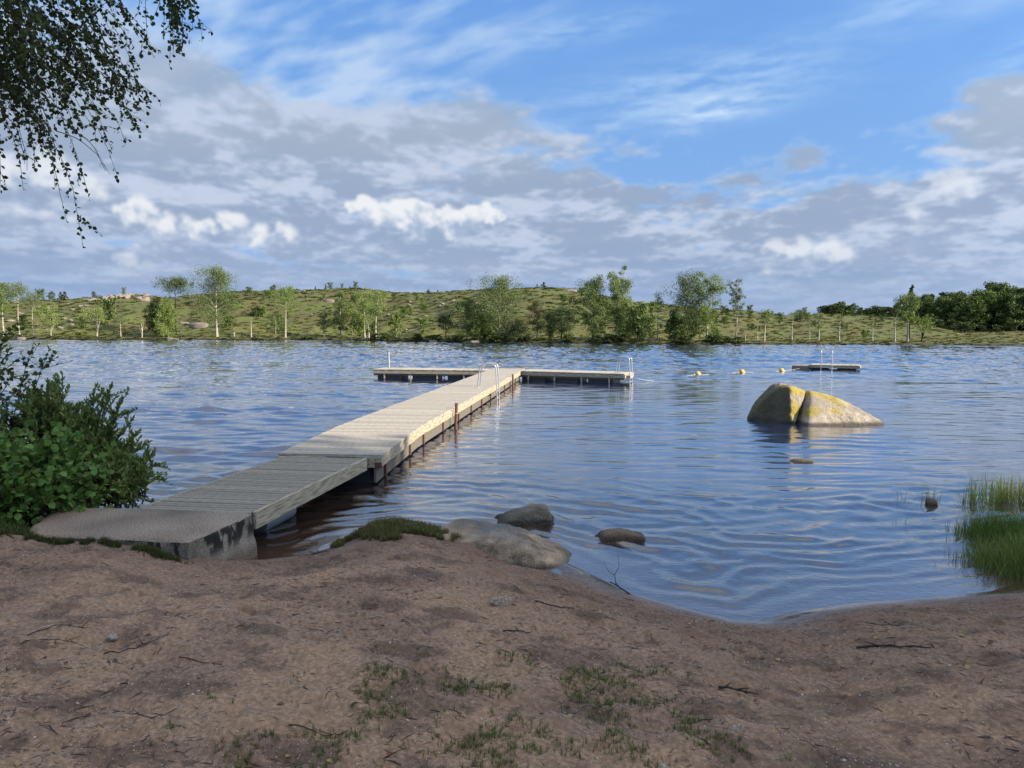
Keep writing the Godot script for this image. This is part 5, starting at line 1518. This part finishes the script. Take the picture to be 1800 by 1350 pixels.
	var ax := Vector3(0.90, 0, 0.43).normalized(); var dp := Vector3(ax.z, 0, -ax.x)
	deck(t, -ax * 0.85 + Vector3(0, 0.30, 0), ax * 1.75 + Vector3(0, 0.30, 0), 2.0, 0.14, 0.012, wood_m, 12)
	for s in [-1.0, 1.0]:
		beam("side_board", t, -ax * 0.85 + dp * s * 0.96 + Vector3(0, 0.26, 0), ax * 1.75 + dp * s * 0.96 + Vector3(0, 0.26, 0), 0.13, 0.05, beam_m)
	beam("end_board", t, ax * 1.78 + dp * 1.0 + Vector3(0, 0.26, 0), ax * 1.78 - dp * 1.0 + Vector3(0, 0.26, 0), 0.13, 0.05, beam_m)
	blockm("float", t, ax * 1.1 + Vector3(0, 0.03, 0), Vector3(1.0, 0.22, 1.6), -atan2(ax.z, ax.x), float_m)
	blockm("float", t, -ax * 0.35 + Vector3(0, 0.03, 0), Vector3(0.9, 0.22, 1.6), -atan2(ax.z, ax.x), float_m)
	blockm("side_float", t, -ax * 1.35 + Vector3(0, 0.10, 0), Vector3(0.95, 0.26, 1.9), -atan2(ax.z, ax.x), wood_fresh[5])
	var le := rc + ax * 0.05 - dp * 1.0 + Vector3(0, 0.30, 0)
	t = thing("raft_ladder", "pair of tall white ladder hoops on the near edge of the raft", "ladder", le)
	ladder(t, Vector3.ZERO, -dp, 0.29, 0.84, 0.5)
	# buoy line
	var ym := mat(Color(0.74, 0.52, 0.19), 0.5, false)
	tri_tex(ym, noise_tex(0.02, 4, Color(0.7, 0.66, 0.6), Color(1, 1, 1), 128), Vector3(2, 2, 2), false)
	var bs: Array = [[Vector3(9.3, 0.03, -38.5), "yellow ball buoy on the rope, the one nearest the pier"], [Vector3(12.19, 0.03, -40.8), "middle one of the three yellow ball buoys"], [Vector3(14.79, 0.03, -42.2), "yellow ball buoy on the rope nearest the raft"]]
	for q in bs:
		var bt := thing("ball_buoy", q[1], "buoy", q[0], "buoys on the rope")
		var sp := SphereMesh.new(); sp.radius = 0.165; sp.height = 0.33; sp.radial_segments = 24; sp.rings = 12; sp.material = ym
		obj("ball", sp, bt)
		var nb := MB.new()
		nb.tube([Vector3(-0.21, 0.0, 0.09), Vector3(-0.13, 0.0, 0.06)], [0.03, 0.05], 8, Color.WHITE); nb.tube([Vector3(0.13, 0.0, -0.06), Vector3(0.21, 0.0, -0.09)], [0.05, 0.03], 8, Color.WHITE)
		obj("rope_eye", nb.mesh(ym), bt)
	var rb := MB.new()
	var rp: Array = [Vector3(5.25, 0.18, -32.2), Vector3(6.2, 0.0, -33.6), Vector3(7.6, -0.05, -36.0), Vector3(8.7, 0.0, -37.8), bs[0][0], Vector3(10.6, -0.03, -39.5), bs[1][0], Vector3(13.4, -0.03, -41.4), bs[2][0], Vector3(15.6, 0.012, -43.3), Vector3(16.6, 0.06, -44.4), Vector3(17.2, 0.26, -45.0)]
	var rrad: Array = []
	for i in rp.size(): rrad.append(0.007)
	rb.tube(rp, rrad, 6, Color.WHITE)
	meta(obj("buoy_rope", rb.mesh(mat(Color(0.5, 0.52, 0.52), 0.8, false))), "pale rope floating from the pier ladder through the buoys to the raft", "rope")

func make_slab() -> void:
	# cast slab: its top a fine sheet, its right flank rough and broken
	var m := mat(Color(1, 1, 1), 0.9)
	tri_tex(m, noise_tex(0.035, 6, Color(0.52, 0.52, 0.52), Color(1, 1, 1), 512, FastNoiseLite.TYPE_SIMPLEX, 12, Color(0.8, 0.79, 0.77)), Vector3(2.2, 2.2, 2.2))
	relief(m, noise_tex(0.1, 5, Color.BLACK, Color.WHITE, 512, FastNoiseLite.TYPE_SIMPLEX_SMOOTH, 12), 0.7)
	var o := Vector3(-3.4, 0.0, -6.9)
	# corners of the top, clockwise from the front left
	var q: Array = [Vector3(-4.3, 0.405, -6.56), Vector3(-2.70, 0.42, -6.33), Vector3(-2.50, 0.425, -7.28), Vector3(-2.515, 0.425, -7.36), Vector3(-3.66, 0.425, -7.50), Vector3(-4.5, 0.41, -7.6)]
	var rim: Array = []
	for i in q.size():
		var a: Vector3 = q[i]; var b: Vector3 = q[(i + 1) % q.size()]
		var n := maxi(2, int(a.distance_to(b) / 0.012))
		for k in n: rim.append([a.lerp(b, float(k) / n), i])
	var N := rim.size()
	var mid := Vector3(-3.6, 0.425, -6.97)
	var v := PackedVector3Array(); var c := PackedColorArray(); var idx := PackedInt32Array()
	var rows: Array = [0.0, 0.15, 0.3, 0.45, 0.58, 0.7, 0.8, 0.88, 0.94, 0.975, 1.0]
	for rr in rows:
		for k in N:
			var e: Vector3 = rim[k][0]
			var p := mid.lerp(e, rr)
			var chip := 0.0
			if rr > 0.97: chip = 0.012 + 0.02 * maxf(0.0, nf.get_noise_2d(e.x * 300.0, e.z * 300.0))
			p.y += 0.006 * nz.get_noise_2d(p.x * 120.0, p.z * 120.0) - chip
			p.x += (0.02 if rr > 0.9 else 0.0) * nz.get_noise_2d(p.x * 300.0, p.z * 300.0)
			v.append(p - o)
			var g := 0.95 + 0.5 * nz.get_noise_2d(p.x * 90.0, p.z * 90.0)
			# sand trodden over it towards the beach
			var sand := clampf(0.45 - (p.x + 3.1) * 0.35 + 0.5 * nz.get_noise_2d(p.x * 60.0 + 5.0, p.z * 60.0), 0.0, 0.9)
			c.append((Color(0.40, 0.37, 0.33) * g).lerp(Color(0.47, 0.34, 0.25) * g, sand))
	var drops: Array = [0.015, 0.03, 0.05, 0.07, 0.09, 0.11, 0.13, 0.15, 0.17, 0.19, 0.21, 0.24, 0.27, 0.31, 0.35, 0.40, 0.50, 0.75]
	for d in drops:
		for k in N:
			var e: Vector3 = rim[k][0]
			var out := (e - mid); out.y = 0.0; out = out.normalized()
			var ru := nz.get_noise_3d(e.x * 170.0, d * 170.0, e.z * 170.0); var rf := nf.get_noise_3d(e.x * 330.0, d * 180.0, e.z * 330.0)
			var p := e + Vector3(0, -d, 0) + out * (0.03 * ru + 0.035 * rf * smoothstep(0.25, 0.1, d) + 0.03 * smoothstep(0.2, 0.32, d))
			v.append(p - o)
			var g := 0.9 + 0.8 * ru
			var col := Color(0.40, 0.36, 0.30) * g
			col = col.lerp(Color(0.035, 0.033, 0.028), smoothstep(0.06, 0.18, rf + 0.35 * ru) * (1.0 - smoothstep(0.14, 0.28, d)))
			col = col.lerp(Color(0.24, 0.15, 0.09), smoothstep(0.24, 0.36, d) * 0.6)
			c.append(col)
	var R := rows.size() + drops.size()
	for j in R - 1:
		for k in N:
			var k2 := (k + 1) % N
			idx.append_array([j * N + k, (j + 1) * N + k2, j * N + k2, j * N + k, (j + 1) * N + k, (j + 1) * N + k2])
	var n := PackedVector3Array(); n.resize(v.size())
	for t in range(0, idx.size(), 3):
		var g := (v[idx[t + 2]] - v[idx[t]]).cross(v[idx[t + 1]] - v[idx[t]])
		for w in 3: n[idx[t + w]] += g
	for i in v.size():
		n[i] = n[i].normalized() if n[i].length() > 1e-9 else Vector3.UP
		if i < rows.size() * N and n[i].y < 0.0: n[i] = -n[i]
		elif i >= rows.size() * N and n[i].dot(v[i] + o - mid) < 0.0: n[i] = -n[i]
	meta(obj("concrete_slab", indexed(v, n, c, outward(v, n, idx), m), null, o), "worn concrete slab with a broken flank at the foot of the gangway", "slab")

# ------------------------------------------------------------------ litter on the sand
func stick(label: String, pts2: Array, rad: float, lift := 0.0, twigs := 2, sd := 1) -> void:
	var r := RandomNumberGenerator.new(); r.seed = sd
	var b := MB.new(); var pts: Array = []; var rr: Array = []
	var o := Vector3(pts2[0].x, beach_h(pts2[0].x, pts2[0].y), pts2[0].y)
	for i in pts2.size() - 1:
		for k in 4:
			var q: Vector2 = pts2[i].lerp(pts2[i + 1], k / 4.0) + Vector2(r.randfn(), r.randfn()) * 0.006
			pts.append(Vector3(q.x, maxf(beach_h(q.x, q.y), -0.03) + rad * 0.7 + lift * sin(PI * (i + k / 4.0) / (pts2.size() - 1)), q.y) - o)
	for i in pts.size(): rr.append(lerpf(rad, rad * 0.35, float(i) / pts.size()))
	for i in rr.size(): rr[i] *= 0.72
	b.tube(pts, rr, 5, Color.WHITE)
	for i in twigs:
		var p: Vector3 = pts[r.randi_range(1, pts.size() - 2)]
		var d := Vector3(r.randfn(), r.randf_range(0.0, 0.3), r.randfn()).normalized() * r.randf_range(0.05, 0.12)
		b.tube([p, p + d * 0.5, p + d], [rad * 0.5, rad * 0.4, rad * 0.2], 4, Color.WHITE)
	meta(obj("stick", b.mesh(bark_dark), null, o), label, "stick")

func make_litter() -> void:
	stick("dark stick lying on the damp sand right of the pale pinkish stone", [Vector2(0.17, -5.22), Vector2(0.32, -5.17), Vector2(0.47, -5.15)], 0.006, 0.0, 1, 1)
	stick("thin forked stick at the left edge of the sand, farthest from the camera", [Vector2(-2.75, -4.28), Vector2(-2.6, -4.36), Vector2(-2.42, -4.42)], 0.005, 0.01, 3, 2)
	stick("bent twig below the forked stick at the left edge", [Vector2(-2.72, -4.12), Vector2(-2.55, -4.2), Vector2(-2.35, -4.2)], 0.004, 0.0, 2, 3)
	stick("short twig lying right of the flat grey stone", [Vector2(-2.2, -4.05), Vector2(-2.05, -4.08), Vector2(-1.93, -4.18)], 0.005, 0.0, 1, 4)
	stick("longer bare twig lying left of the sparse grass", [Vector2(-1.75, -3.95), Vector2(-1.55, -3.9), Vector2(-1.35, -3.9)], 0.004, 0.0, 2, 5)
	stick("straight dark twig in the sparse grass at the bottom", [Vector2(-0.95, -3.18), Vector2(-0.8, -3.17), Vector2(-0.65, -3.19)], 0.004, 0.0, 1, 6)
	stick("dark root piece in the hollow right of the grass", [Vector2(1.08, -3.86), Vector2(1.15, -3.82), Vector2(1.24, -3.84)], 0.011, 0.012, 3, 7)
	stick("old stick half buried in the sand on the right, below the water's point", [Vector2(2.15, -4.65), Vector2(2.35, -4.5), Vector2(2.55, -4.45)], 0.011, 0.0, 2, 8)
	stick("dark driftwood stick near the right sand edge, nearer the water", [Vector2(2.45, -5.2), Vector2(2.6, -5.12), Vector2(2.75, -5.18)], 0.008, 0.01, 3, 9)
	stick("short stick on the sand below the shore rock", [Vector2(-0.05, -4.55), Vector2(0.05, -4.62), Vector2(0.15, -4.6)], 0.007, 0.0, 1, 10)
	stick("black wet twigs beside the slab's water corner", [Vector2(-1.95, -6.95), Vector2(-1.8, -7.0), Vector2(-1.65, -7.06)], 0.008, 0.01, 4, 11)
	stick("slim curved twig on the sand at the bottom left", [Vector2(-1.7, -3.3), Vector2(-1.6, -3.25), Vector2(-1.5, -3.28)], 0.004, 0.0, 2, 12)
	# the branch standing in the shallows
	var b := MB.new()
	var o := Vector3(0.98, 0.0, -6.22)
	b.tube([Vector3(0.05, 0.01, 0.1), Vector3(0, 0.03, 0), Vector3(-0.09, 0.05, -0.16), Vector3(-0.13, 0.05, -0.24)], [0.006, 0.007, 0.006, 0.004], 5, Color.WHITE)
	b.tube([Vector3(-0.09, 0.05, -0.16), Vector3(-0.10, 0.13, -0.18), Vector3(-0.06, 0.2, -0.2), Vector3(-0.07, 0.30, -0.22)], [0.004, 0.003, 0.002, 0.001], 4, Color.WHITE)
	b.tube([Vector3(-0.10, 0.13, -0.18), Vector3(-0.15, 0.16, -0.18), Vector3(-0.19, 0.23, -0.2)], [0.003, 0.002, 0.001], 4, Color.WHITE)
	b.tube([Vector3(-0.06, 0.04, -0.1), Vector3(-0.10, 0.09, -0.1)], [0.004, 0.002], 4, Color.WHITE)
	meta(obj("branch", b.mesh(bark_dark), null, o), "thin dead branch with an upright twig in the shallows right of the shore rock", "branch")
	# needles, bark bits and grit
	var r := RandomNumberGenerator.new(); r.seed = 99
	var nb := MB.new()
	nb.tube([Vector3(-0.5, 0, 0), Vector3(-0.1, 0.03, 0.05), Vector3(0.5, 0, -0.02)], [0.03, 0.04, 0.02], 4, Color.WHITE)
	var bit := nb.mesh(mat(Color(1, 1, 1), 0.9))
	var wh: Array = []; var cols: Array = []
	for i in 12000:
		var z := -2.3 - pow(r.randf(), 1.3) * 5.0; var x := r.randf_range(-0.72, 0.72) * -z
		if beach_d(x, z) < 0.35 or x < -2.55 and z < -6.3: continue
		if nz.get_noise_2d(x * 60.0, z * 60.0) < -0.12 and r.randf() < 0.75: continue
		var s := r.randf_range(0.012, 0.05) * (2.0 if r.randf() < 0.12 else 1.0)
		var bs := Basis(Vector3.UP, r.randf() * TAU) * Basis(Vector3.BACK, r.randfn() * 0.15)
		wh.append(Transform3D(bs.scaled(Vector3(s, s * 0.9, s)), Vector3(x, beach_h(x, z) + 0.001, z)))
		cols.append(Color(0.06, 0.042, 0.032) * r.randf_range(0.5, 2.2))
	meta(scatter("twig_litter", bit, wh, cols), "small dark twigs and bark bits strewn over the sand", "litter")
	var gm := mat(Color(1, 1, 1), 0.85)
	var grit := rock(ell(0.5, 0.36, 0.45, 4, 8), 9.0, 0.02, 1.0, 5, gm, func(_p, _n): return Color.WHITE, 0.4)
	wh = []; cols = []
	for i in 24000:
		var z := -2.2 - pow(r.randf(), 1.2) * 4.4; var x := r.randf_range(-0.74, 0.74) * -z
		if beach_d(x, z) < 0.25: continue
		var s := r.randf_range(0.003, 0.008) * (1.0 if r.randf() < 0.97 else 2.0)
		wh.append(Transform3D(Basis(rnd_dir(r), r.randf() * TAU).scaled(Vector3(s, s, s)), Vector3(x, beach_h(x, z) + s * 0.1, z)))
		cols.append(Color(0.38, 0.28, 0.22).lerp(Color(0.6, 0.52, 0.45), r.randf() * r.randf()) * r.randf_range(0.45, 1.15))
	meta(scatter("sand_grit", grit, wh, cols), "coarse grit and tiny pebbles lying on the sand", "grit")
	var lf := leaf_shape(0.8, leaf_m, 0.3)
	wh = []; cols = []
	for i in 70:
		var z := r.randf_range(-5.2, -2.4); var x := r.randf_range(-0.7, 0.7) * -z
		var s := r.randf_range(0.02, 0.04)
		wh.append(Transform3D(Basis(Vector3.UP, r.randf() * TAU) * Basis(Vector3.RIGHT, -1.45 + r.randfn() * 0.15), Vector3(x, beach_h(x, z) + 0.006, z)).scaled_local(Vector3(s, s, s)))
		cols.append([Color(0.16, 0.08, 0.04), Color(0.10, 0.06, 0.035), Color(0.34, 0.26, 0.10), Color(0.07, 0.05, 0.035)][r.randi() % 4])
	meta(scatter("fallen_leaves", lf, wh, cols), "withered brown and yellow leaves fallen on the sand", "leaves")

# ------------------------------------------------------------------ all of it
func _ready() -> void:
	# camera
	var cam := Camera3D.new(); cam.name = "Camera"
	cam.fov = rad_to_deg(2.0 * atan(675.0 / F)); cam.near = 0.05; cam.far = 5000.0
	cam.position = Vector3(0, CAM_H, 0)
	cam.basis = Basis(Vector3.RIGHT, -atan(95.0 / F)) * Basis(Vector3.BACK, deg_to_rad(0.3))
	add_child(cam); cam.current = true
	# sky, sun, exposure
	var el := deg_to_rad(27.0)
	sun_dir = Vector3(0.951 * cos(el), sin(el), 0.309 * cos(el))
	var env := Environment.new()
	env.background_mode = Environment.BG_SKY
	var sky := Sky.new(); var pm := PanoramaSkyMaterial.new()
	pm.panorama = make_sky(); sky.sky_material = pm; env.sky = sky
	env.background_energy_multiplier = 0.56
	env.tonemap_mode = Environment.TONE_MAPPER_LINEAR
	env.tonemap_exposure = 1.78
	env.sdfgi_enabled = true; env.ssao_enabled = true; env.ssil_enabled = true
	var we := WorldEnvironment.new(); we.name = "World"; we.environment = env; add_child(we)
	var sun := DirectionalLight3D.new(); sun.name = "Sun"
	sun.light_energy = 1.6; sun.light_color = Color(1.0, 0.94, 0.84); sun.light_angular_distance = 0.5
	sun.shadow_enabled = true
	add_child(sun)
	sun.look_at_from_position(Vector3.ZERO, -sun_dir)
	# noises
	nz.seed = 3; nz.noise_type = FastNoiseLite.TYPE_SIMPLEX_SMOOTH; nz.frequency = 0.01; nz.fractal_octaves = 3
	nf.seed = 8; nf.noise_type = FastNoiseLite.TYPE_SIMPLEX; nf.frequency = 0.012; nf.fractal_octaves = 4
	skyline = [Vector2(-600, 535), Vector2(-100, 532), Vector2(0, 530), Vector2(100, 527), Vector2(180, 524), Vector2(225, 519), Vector2(262, 521), Vector2(300, 526), Vector2(400, 514), Vector2(450, 512), Vector2(540, 511), Vector2(620, 507), Vector2(680, 513), Vector2(740, 517), Vector2(800, 513), Vector2(850, 510), Vector2(900, 508), Vector2(950, 506), Vector2(1000, 509), Vector2(1050, 519), Vector2(1100, 530), Vector2(1150, 535), Vector2(1250, 545), Vector2(1310, 547), Vector2(1400, 556), Vector2(1440, 552), Vector2(1500, 553), Vector2(1560, 556), Vector2(1620, 560), Vector2(1660, 572), Vector2(1690, 578), Vector2(1900, 578), Vector2(2600, 560)]
	leaf_m = leaf_material()
	bark_white = mat(Color(0.62, 0.58, 0.52), 0.85, false)
	tri_tex(bark_white, noise_tex(0.02, 4, Color(0.10, 0.09, 0.08), Color(1, 1, 1), 256, FastNoiseLite.TYPE_SIMPLEX_SMOOTH, 2, Color(0.85, 0.84, 0.80)), Vector3(0.6, 1.2, 0.6), false)
	bark_dark = mat(Color(0.075, 0.055, 0.042), 0.9, false)
	tri_tex(bark_dark, noise_tex(0.05, 4, Color(0.5, 0.5, 0.5), Color(1, 1, 1), 256), Vector3(2, 1, 2), false)
	make_shore_table()
	make_tracks()
	make_ground()
	make_water()
	make_far_trees()
	make_shade_wood()
	make_shrubs()
	make_piers()
	make_rocks()
	make_overhang()
	make_bushes()
	make_reeds()
	make_turf()
	make_litter()
